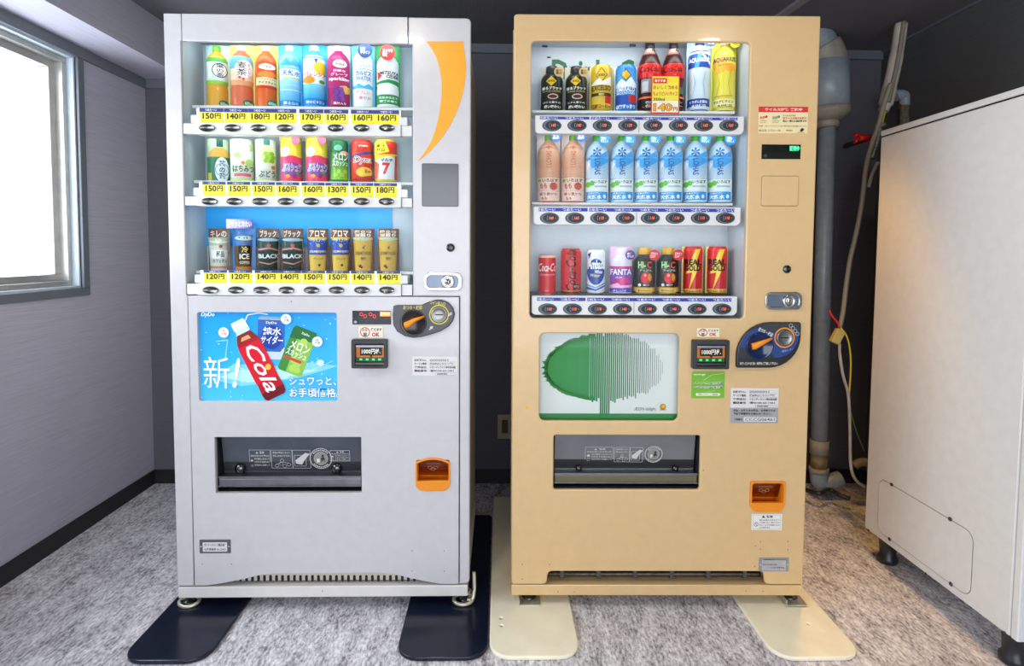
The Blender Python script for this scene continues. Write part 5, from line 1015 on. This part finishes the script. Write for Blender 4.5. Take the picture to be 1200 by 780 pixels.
# bottom shelf
brown = '#5a3a2a'
def coffee(k, name, label, x0, x1, top, body, art, card, hd, style='cup', **kw):
    c = (card, card, [('t', hd, -.75, .80, .75, .96, '#e8dccf', .02), ('r', -1, 0, -.86, 1, '#7a5442')]) if hd else (card,)
    rowA(2, k, name, label, 'cup' if style == 'cup' else 'can', x0, x1, top, style, body, art, None, c, **kw)
coffee(0, 'coffee_cup', 'white and sage milk coffee cup on a brown card, first on the bottom shelf', 244, 269, 267.8, '#dfe2d6',
       [('r', -1, .60, 1, .79, '#b8c4a8'), ('e', 0, .70, .95, .05, '#e8ead8'), ('c', .1, .58, .18, '#b0624a'), ('r', -.8, .30, .9, .50, '#f4f4f0'), ('t', '極品', -.35, .33, .45, .47, '#2a2a2a', .02), ('t', 'カフェオレ', -.7, .20, .7, .28, '#3a3430', .02), ('r', -1, .06, 1, .12, '#c8907a')], '#6d4a3a', 'キレの', kr=.86)
coffee(1, 'coffee_cup', 'dark iced coffee cup behind a tall blue header card', 272, 299, 264, '#6a5030',
       [('r', -1, .55, 1, .79, '#3a78b8'), ('e', 0, .72, .95, .05, '#c8d8c8'), ('r', -.6, .22, .6, .56, '#241c18'), ('t', '冷', -.3, .40, .4, .54, '#e8c86a', .02), ('t', 'ICE', -.5, .26, .5, .38, '#f4ecd8', .03), ('t', 'COFFEE', -.5, .16, .5, .22, '#e8dcc0', .02), ('c', .0, .62, .12, '#d04a3a'), ('c', .35, .60, .1, '#d04a3a'), ('r', -1, .02, 1, .10, '#b07a3a')], '#3f78c0', '', kr=.78, header=(-1.3, .93, .98, 1.13, '#d8c8ee', '#3a3a98', 'キリッと冷たい'))
for k, (x0, x1, lb) in enumerate(((301.5, 327.4, 'left of the two dark teal black coffee cans on the bottom shelf'), (329.6, 355.6, 'right of the two dark teal black coffee cans on the bottom shelf'))):
    coffee(2+k, 'coffee_can', lb, x0, x1, 267.8, '#33443f', [('e', 0, .735, .98, .04, '#a8c4cc'), ('r', -1, .48, 1, .70, '#2d4a44'), ('c', .0, .60, .17, '#c0564a'), ('p', [(-1, .48), (0, .52), (1, .46), (1, .50), (0, .56), (-1, .52)], '#c8837a'), ('t', 'BLACK', -.95, .30, .95, .40, '#e8ecea', .03), ('p', [(-1, .20), (0, .15), (1, .24), (1, .27), (0, .18), (-1, .23)], '#c8837a'), ('r', -1, .0, 1, .10, '#22302c')], brown, 'ブラック', kr=.92)
for k, (x0, x1, lb) in enumerate(((360, 384.6, 'left of the two blue and gold coffee cups on the bottom shelf'), (387, 411, 'right of the two blue and gold coffee cups on the bottom shelf'))):
    coffee(4+k, 'coffee_cup', lb, x0, x1, 267.8, '#e0bd5a', [('r', -1.05, .38, 1.05, .76, '#3450a8'), ('e', 0, .735, .98, .035, '#c8d0b8'), ('c', .0, .60, .2, '#c8a84a'), ('t', 'KILIMANJARO', -.85, .42, .85, .49, '#e8dca0', .02), ('t', 'ブレンド', -.5, .26, .5, .32, '#5a4a2a', .02), ('c', .1, .14, .14, '#4a3020')] + [('c', -.8+.3*q, .64+.05*(q % 2), .05, '#a8b8e8') for q in range(6)], brown, 'アロマ', kr=.86)
for k, (x0, x1, lb) in enumerate(((412.4, 438.6, 'left of the two mustard yellow coffee cups on the bottom shelf'), (442, 467.6, 'right of the two mustard yellow coffee cups on the bottom shelf'))):
    coffee(6+k, 'coffee_cup', lb, x0, x1, 267.8, '#d9b04e', [('e', 0, .745, 1.0, .04, '#b8ccb8'), ('r', -1.05, .72, 1.05, .735, '#4a2c18'), ('p', [(-.15, .54), (.2, .62), (.05, .54), (.2, .50)], '#3a3420'), ('t', 'DEMITASSE', -.8, .38, .8, .46, '#4a3a1c', .02), ('t', '微糖', -.3, .26, .3, .33, '#4a3a1c', .02), ('c', -.35, .12, .16, '#5a2c1c'), ('c', -.2, .09, .13, '#5a2c1c')], brown, '際立つ\n深煎り', kr=.84)
# ================================================================== drinks in the beige machine
GB = ['drinks on the top shelf of the beige machine', 'drinks on the middle shelf of the beige machine', 'drinks on the bottom shelf of the beige machine']
def rowB(i, name, label, cat, x0, x1, y0, style, body, art, cap=None, card=None, y1=None, **kw):
    product(B, name, label, cat, GB[i], (x0, y0, x1, y1 or RB[i]['pz']), style, body, art, cap, card, d=.102, **kw)
for k, (x0, x1, lb) in enumerate(((633, 660.4, 'left of the two black coffee bottle cans with a yellow diamond'), (661.8, 688.6, 'right of the two black coffee bottle cans with a yellow diamond'))):
    rowB(0, 'coffee_bottle_can', lb, 'bottle', x0, x1, 79, 'botcan', '#1c2421', [('p', [(-.05, .74), (.42, .63), (-.05, .52), (-.52, .63)], '#e0b828'), ('t', 'GEORGIA', -.36, .605, .28, .655, '#3a2a14', .03), ('t', '香るブラック', -.88, .44, .88, .51, '#e8e4d8', .03), ('t', 'BLACK COFFEE', -.8, .39, .8, .42, '#c8a860', .02), ('e', .1, .29, .48, .06, '#c9b4a0'), ('e', .1, .29, .38, .04, '#4a2c1c'), ('r', -1, .0, 1, .13, '#141a18'), ('t', 'コクと香りの', -.8, .14, .8, .18, '#e8e4d8', .02), ('t', '深い味わい', -.7, .03, .8, .10, '#e8e4d8', .03)], '#2c2a28', ('#cfd4d2', '#c0b8a4'), kr=.95, badge=(.50, .82, .40, '#c8a468', '香り\n豊か', '#4a3420'))
rowB(0, 'coffee_can', 'gold coffee can with a mountain picture on the top shelf', 'can', 691, 718.3, 78.5, 'can', '#caa62c',
     [('p', [(0, .93), (.55, .76), (0, .58), (-.55, .76)], '#8a6a14'), ('p', [(0, .90), (.46, .76), (0, .62), (-.46, .76)], '#d8b838'), ('t', 'GEORGIA', -.36, .73, .36, .785, '#4a3410', .03), ('p', [(-.9, .58), (-.2, .70), (.1, .62), (.9, .74), (.9, .54), (-.9, .54)], '#e8e2d0'), ('t', 'EXCELSO', -.88, .42, .88, .54, '#5a4210', .03), ('r', -.9, .30, .9, .37, '#3a3020'), ('t', '微糖', -.25, .31, .3, .36, '#e8d890', .02), ('g', -.9, .08, .9, .30, '#d9b83a', '#c8a838'), ('r', .35, .14, .95, .30, '#c8302a'), ('t', '焙煎コーヒー', -.9, .03, .9, .13, '#7a2a1a', .03)], None, ('#d2ba5a', '#e3c862'), kr=.90)
rowB(0, 'coffee_can', 'blue coffee can with a snowy mountain picture on the top shelf', 'can', 719.6, 747, 78.5, 'can', '#2a7ac8',
     [('g', -.98, .50, .98, .90, '#5ab4e8', '#2a80d0'), ('p', [(0, .90), (.5, .76), (0, .62), (-.5, .76)], '#3a4a2a'), ('p', [(0, .87), (.42, .76), (0, .65), (-.42, .76)], '#d8a832'), ('p', [(-.95, .56), (-.4, .68), (0, .60), (.5, .72), (.95, .58), (.95, .50), (-.95, .50)], '#dfeaf4'), ('t', 'EMERALD', -.85, .40, .85, .50, '#e8f4ff', .02), ('t', 'MOUNTAIN', -.85, .34, .85, .39, '#d8e8f8', .02), ('r', -.98, .12, .98, .32, '#2450a8'), ('r', .3, .16, .95, .32, '#c8302a'), ('t', '砂糖すっきり', -.9, .03, .9, .12, '#f0f6ff', .03)], None, ('#a8c0d4', '#d2dce4'), kr=.88)
for k, (x0, x1, lb) in enumerate(((747.2, 775, 'left of the two cola bottles with red labels and black caps'), (775.4, 802, 'right of the two cola bottles, half hidden by the orange price card'))):
    rowB(0, 'cola_bottle', lb, 'bottle', x0, x1, 48, 'cola', '#3a130c', [('g', -1, .78, 1, .875, '#8a4a34', '#d8d4d0'), ('p', [(-.6, .82), (-.3, .80), (-.25, .86), (-.4, .865)], '#d88a5a'), ('r', -1, .445, 1, .64, '#d3231f'), ('t', 'Coca-Cola', -.78, .525, .78, .61, '#2a0c0a', .015, .3), ('r', -.7, .24, .3, .43, '#8d8788'), ('r', -.62, .26, -.1, .42, '#c3bfc0'), ('r', -1, .155, 1, .185, '#e0683a'), ('r', -1, .0, 1, .15, '#191412'), ('t', 'ゼロシュガー', -.3, .08, .85, .12, '#e8e0d8', .02), ('t', 'ゼロカロリー', -.3, .03, .85, .07, '#e8e0d8', .02), ('e', .7, .27, .35, .05, '#2e7a44')], '#201c1c', kr=.96)  # grey rectangles on the lower body are a painted silver highlight
rowB(0, 'sports_drink_bottle', 'white and blue sports drink bottle with a navy cap on a light blue card', 'bottle', 804.6, 833, 47, 'pet', '#c9d9e6',
     [('r', -1, .58, 1, .82, '#2446a0'), ('p', [(-.4, .58), (0, .82), (.35, .82), (0, .58)], '#4aa0e0'), ('p', [(.2, .80), (1, .66), (1, .62), (.3, .74)], '#e8f0f6'), ('t', 'AQUARIUS', -.92, .645, .92, .715, '#f4f8ff', .03), ('r', -1, .0, 1, .155, '#2446a0'), ('t', 'カラダに必要な', -.8, .09, .8, .13, '#f0f6ff', .025), ('t', '水分補給', -.6, .03, .7, .075, '#f0f6ff', .025), ('gh', -.95, .20, -.4, .54, '#b8cad8', '#dfe9f0'), ('l', [(-.5, .2), (-.3, .36), (-.5, .52)], .05, '#a2b8c8'), ('l', [(.6, .2), (.4, .36), (.6, .52)], .05, '#a2b8c8')], '#24408c', ('#cfdfe8', '#b4d4ea'), kr=.88, kh=1, badge=(.62, .915, .40, '#243a86', '塩分\n補給'))
rowB(0, 'sports_drink_bottle', 'yellow lemon sports drink bottle on a yellow card, last on the top shelf', 'bottle', 833.4, 863, 47, 'pet', '#d9ca4a',
     [('g', -1, .16, 1, .56, '#e3d65c', '#d2c23a'), ('r', -1, .56, 1, .80, '#e6d84a'), ('e', -.3, .62, .6, .12, '#f0a83a'), ('e', .5, .58, .4, .06, '#ee9a2a'), ('t', 'AQUARIUS', -.95, .645, .95, .72, '#3a3450', .03), ('t', '1日分のマルチビタミン', -.5, .60, .5, .63, '#5a4a2a', .02), ('r', -1, .0, 1, .15, '#efe79a'), ('t', 'マルチビタミン', -.85, .09, .85, .135, '#4a4a3a', .025), ('t', '水分補給', -.5, .035, .75, .075, '#4a4a3a', .025), ('l', [(-.6, .2), (-.35, .36), (-.6, .52)], .05, '#bfae2e'), ('l', [(.6, .2), (.4, .36), (.6, .52)], .05, '#bfae2e'), ('r', -.8, .18, .8, .195, '#c8a428')], '#e0ddd0', ('#e8df5c', '#eee45a'), kr=.88, kh=1, badge=(.45, .90, .40, '#d8c62a', 'まるごと\nレモン', '#3a3a20'))
# price pop-up card in front of the cola bottles
px0, pz0, px1, pz1 = B.box(763, 88.8, 796.4, 133.3, .052)
pr = empty('price_card', B.M @ Matrix.Translation(((px0+px1)/2, .052, pz0))); tag(pr, 'yellow price card with red border standing in front of the cola bottles', 'price card')
w, h = px1-px0, pz1-pz0; MB().box(-w/2, w/2, .0004, .0016, 0, h).build('board', mat('red_card', '#d8301f', .5), pr)
a = Art(); a.rect(-w/2, 0, w/2, h, '#d8341f'); a.rect(-w*.46, h*.04, w*.46, h*.98, '#f2d21c'); a.rect(-w*.46, h*.30, w*.46, h*.82, '#f4dc3a'); a.rect(-w*.46, h*.04, w*.46, h*.34, '#f4e6d0'); a.rect(-w*.44, h*.80, w*.05, h*.94, '#d8281f', r=.003); a.text('おすすめ', -w*.38, h*.835, w*.0, h*.905, '#fff4d8', .03)
a.text('おいしく飲める', -w*.43, h*.635, w*.43, h*.75, '#c8281c', .02); a.text('ちょうどいいサイズ', -w*.43, h*.475, w*.43, h*.59, '#c8281c', .02); a.text('350ml', -w*.42, h*.34, -w*.02, h*.42, '#3a2a1a', .02)
a.text('140', -w*.42, h*.06, w*.26, h*.28, '#8a1a10', .06); a.text('140', -w*.40, h*.07, w*.24, h*.27, '#f0a81c', .02); a.text('円', w*.28, h*.07, w*.43, h*.18, '#c8281c', .03)
a.build('print', pr, flat(0), PAPER)
# middle shelf
for k, (x0, x1, lb) in enumerate(((629, 656.6, 'left of the two peach water bottles with pink labels'), (657.8, 685.3, 'right of the two peach water bottles with pink labels'))):
    rowB(1, 'peach_water_bottle', lb, 'bottle', x0, x1, 158.5, 'water', '#dba585', [('g', -1, .36, 1, .84, '#d99f80', '#e2b498'), ('p', [(-.35, .80), (0, .83), (.35, .80), (.1, .79), (0, .76), (-.1, .79)], '#cf7a4a'), ('t', 'I LOHAS', -.70, .59, .74, .665, '#c8703f', .01, 0, PI/2), ('r', -1, .17, 1, .36, '#e6c8b4'), ('c', -.8, .32, .14, '#6aae3a'), ('t', 'いろはす', -.55, .295, .85, .345, '#3a2c22', .02), ('c', .45, .235, .34, '#c8564a'), ('t', 'もも', -.75, .20, -.1, .28, '#c83a4a', .03), ('r', -1, .02, 1, .165, '#ecd2c4'), ('t', '香り豊かな', -.8, .10, .8, .145, '#b04a4a', .02), ('t', 'もも', -.6, .035, -.1, .08, '#a0443a', .02), ('r', -1, .0, 1, .02, '#cf5a5a')], '#7ab04a', ('#d9b0a0', '#dccbc6'), kr=.94, badge=(.52, .945, .42, '#2a6ac0', 'もも\n果汁'))
wx = [(685.8, 713.4), (715, 742.7), (743.4, 771), (772, 799.8), (800.8, 828.8), (829.4, 857.6)]
ordn = ['first of the six from the peach bottles', 'second of the six from the peach bottles', 'third of the six from the peach bottles', 'fourth of the six from the peach bottles', 'fifth of the six from the peach bottles', 'last of the six at the right end']
for k, (x0, x1) in enumerate(wx):
    star = [('p', [(.0+.04*math.cos(an+1.57), .735+.006*math.sin(an+1.57)), (.0+.34*math.cos(an-.28), .735+.34*.18*math.sin(an-.28)), (.0+.40*math.cos(an), .735+.40*.18*math.sin(an)), (.0+.34*math.cos(an+.28), .735+.34*.18*math.sin(an+.28))], '#1f6ab0') for an in [PI/6+q*PI/3 for q in range(6)]]
    rowB(1, 'water_bottle', 'clear blue water bottle with green cap, '+ordn[k], 'bottle', x0, x1, 159, 'water', '#b7d0e2', [('g', -1, .34, 1, .66, '#c3d3e2', '#7ab4e2'), ('p', [(-.9, .62), (-.5, .70), (.2, .68), (.9, .76), (.95, .60), (.3, .52), (-.4, .50)], '#4aa0e0'), ('gh', -1, .36, -.55, .62, '#e6f0f6', '#c0d6e8'), ('p', [(-.85, .46), (-.6, .56), (-.75, .60), (-.9, .54)], '#f6fafc')] + star + [('t', 'I LOHAS', -.75, .495, .85, .58, '#1d5c9e', .02, 0, -PI/2), ('r', -1, .17, 1, .335, '#e3ecf0'), ('c', -.72, .26, .24, '#6ac83a'), ('e', -.4, .28, .2, .04, '#5aba34'), ('t', 'いろはす', -.2, .275, .88, .325, '#2c3438', .025), ('r', -.2, .22, .85, .245, '#a8bcc8'), ('r', -1, .015, 1, .165, '#eef4f8'), ('r', -.94, .03, .94, .155, '#2f9ae0'), ('t', '天然水', -.82, .045, .42, .11, '#f4fbff', .03), ('t', '日本の軽い', -.7, .12, .3, .145, '#e4f4ff', .015), ('e', .66, .085, .12, .03, '#e4f4ff')], '#4cae2c', None, kr=.97, badge=(.42, .905, .46, '#1c86cf', '資源に\nやさしく'))
# bottom shelf
rowB(2, 'cola_can', 'short red cola can with white script, first on the bottom shelf', 'can', 631, 651.2, 298.6, 'can', '#cc1f26', [('r', -1, .05, 1, .93, '#d0222a'), ('t', 'Coca-Cola', -.98, .60, 1.4, .80, '#f6efec', .01, .35), ('t', 'ORIGINAL TASTE', -.8, .50, .9, .54, '#f0c8c4', .01), ('r', -1, .0, 1, .055, '#e0b8a4'), ('r', -1, .935, 1, .99, '#e0c2a8'), ('t', '160ml', -.3, .12, .3, .15, '#f0c8c4', .01)], y1=346)
rowB(2, 'cola_can', 'tall red cola can with black vertical script', 'can', 657.2, 680.8, 291, 'can', '#c8262a', [('r', -1, .05, 1, .96, '#cf262c'), ('t', 'Coca-Cola', -2.05, .43, 2.05, .65, '#2a0f10', .02, .3, PI/2), ('r', -1, .04, 1, .10, '#3a2018'), ('t', 'ZERO', .2, .18, .9, .24, '#281010', .02), ('r', .2, .16, .9, .25, '#281010'), ('t', 'ゼロ', .3, .18, .8, .23, '#e8c8c0', .02), ('r', -1, .10, 1, .115, '#d88a4a')], y1=346)
rowB(2, 'milk_soda_can', 'white milky soda can with blue oval and script lettering', 'can', 687.6, 708.8, 292.7, 'can', '#e6eaee', [('e', .0, .50, .95, .30, '#2a4aa0'), ('p', [(-1, .70), (-.6, .80), (.3, .84), (1, .80), (1, .86), (.2, .92), (-.8, .86)], '#e4e8ee'), ('t', 'Ambasa', -.9, .56, .95, .78, '#f4f6fa', .03, .25), ('t', 'White', -.1, .46, .7, .54, '#f4f6fa', .02, .2), ('t', 'Water', -.6, .38, .5, .46, '#d8cfa0', .02, .2), ('p', [(-1, .16), (0, .10), (1, .20), (1, .16), (0, .06), (-1, .10)], '#3a62b8'), ('p', [(-1, .22), (0, .15), (1, .26), (1, .22), (0, .12), (-1, .18)], '#7aa0d0'), ('p', [(-.9, .90), (-.5, .95), (-.7, .80)], '#2a4aa0')])
rowB(2, 'grape_soda_bottle', 'purple and pink grape soda bottle on a pink card', 'bottle', 714.5, 741, 288.7, 'botcan', '#dcd8e4', [('r', -1, .03, 1, .60, '#8a4aa8'), ('p', [(-1, .60), (1, .60), (1, .52), (0, .50), (-1, .55)], '#c8388a'), ('t', 'FANTA', -1.0, .40, 1.0, .55, '#2a4ab0', .06), ('t', 'FANTA', -.96, .41, .96, .54, '#f4f4ff', .025), ('e', .2, .24, .6, .12, '#d83a8a'), ('c', -.5, .26, .22, '#b02a78'), ('c', .6, .18, .24, '#9a2a88'), ('p', [(-1, .18), (-.3, .24), (0, .18), (1, .20), (1, .14), (-1, .12)], '#f0b0d8'), ('r', -1, .0, 1, .12, '#3a4ab8'), ('t', 'グレープ', -.75, .03, .5, .09, '#f4e8ff', .02), ('t', 'GRAPE', -.5, .34, .1, .37, '#f4d8ec', .02)], '#e4dce8', ('#e09cc8', '#eab8da'), kr=.96, kh=.97, badge=(.58, .82, .42, '#5a3a88', '果汁\nおいしさ'))
for k, (x0, x1, lb) in enumerate(((742.4, 767.4, 'left of the two black apple juice bottle cans with gold caps'), (769.8, 795, 'right of the two black apple juice bottle cans with gold caps'))):
    rowB(2, 'apple_juice_bottle_can', lb, 'bottle', x0, x1, 290, 'botcan', '#1a1c1b', [('t', 'HI-', -.55, .55, .12, .70, '#a8e08a', .03), ('t', 'C', .26, .55, .66, .70, '#e8503a', .03), ('t', 'アップル', -.4, .48, .7, .53, '#d8e0d0', .02), ('c', .22, .34, .52, '#d3262a'), ('e', .5, .36, .16, .08, '#c8a03a'), ('c', .1, .40, .12, '#f08a80'), ('r', .0, .46, .5, .48, '#3a5a2a'), ('c', -.4, .19, .14, '#e0e0dc'), ('r', -1, .0, 1, .14, '#c89a34'), ('p', rrect(-.75, .025, .75, .115, .03, 3), '#e0b850'), ('t', '果汁30%入り', -.55, .045, .6, .095, '#4a3414', .02), ('t', '果汁', -.1, .17, .5, .21, '#e0e0dc', .01)], '#d0a43a', None, kr=1.0, badge=(.66, .84, .50, '#d0202a', 'ビタミン\nC入り'))
for k, (x0, x1, lb) in enumerate(((799.2, 824.3, 'left of the two red and yellow energy drink cans on gold cards'), (827, 853, 'right of the two red and yellow energy drink cans on gold cards'))):
    rowB(2, 'energy_drink_can', lb, 'can', x0, x1, 288.7, 'can', '#c8242c', [('g', -1, .08, 1, .95, '#c02030', '#d8302c'), ('p', [(.25, .94), (.75, .94), (.25, .60), (.75, .62), (-.35, .08), (-.05, .45), (-.7, .42)], '#f0c83a'), ('t', 'REAL', -.85, .60, .90, .73, '#1c1410', .05), ('t', 'GOLD', -.85, .48, .85, .60, '#1c1410', .05), ('r', -1, .02, 1, .10, '#d8b04a'), ('t', 'リアルゴールド', -.85, .035, .85, .085, '#3a2414', .02)], None, ('#dcb84e', '#e9cf6a'), kr=.86)
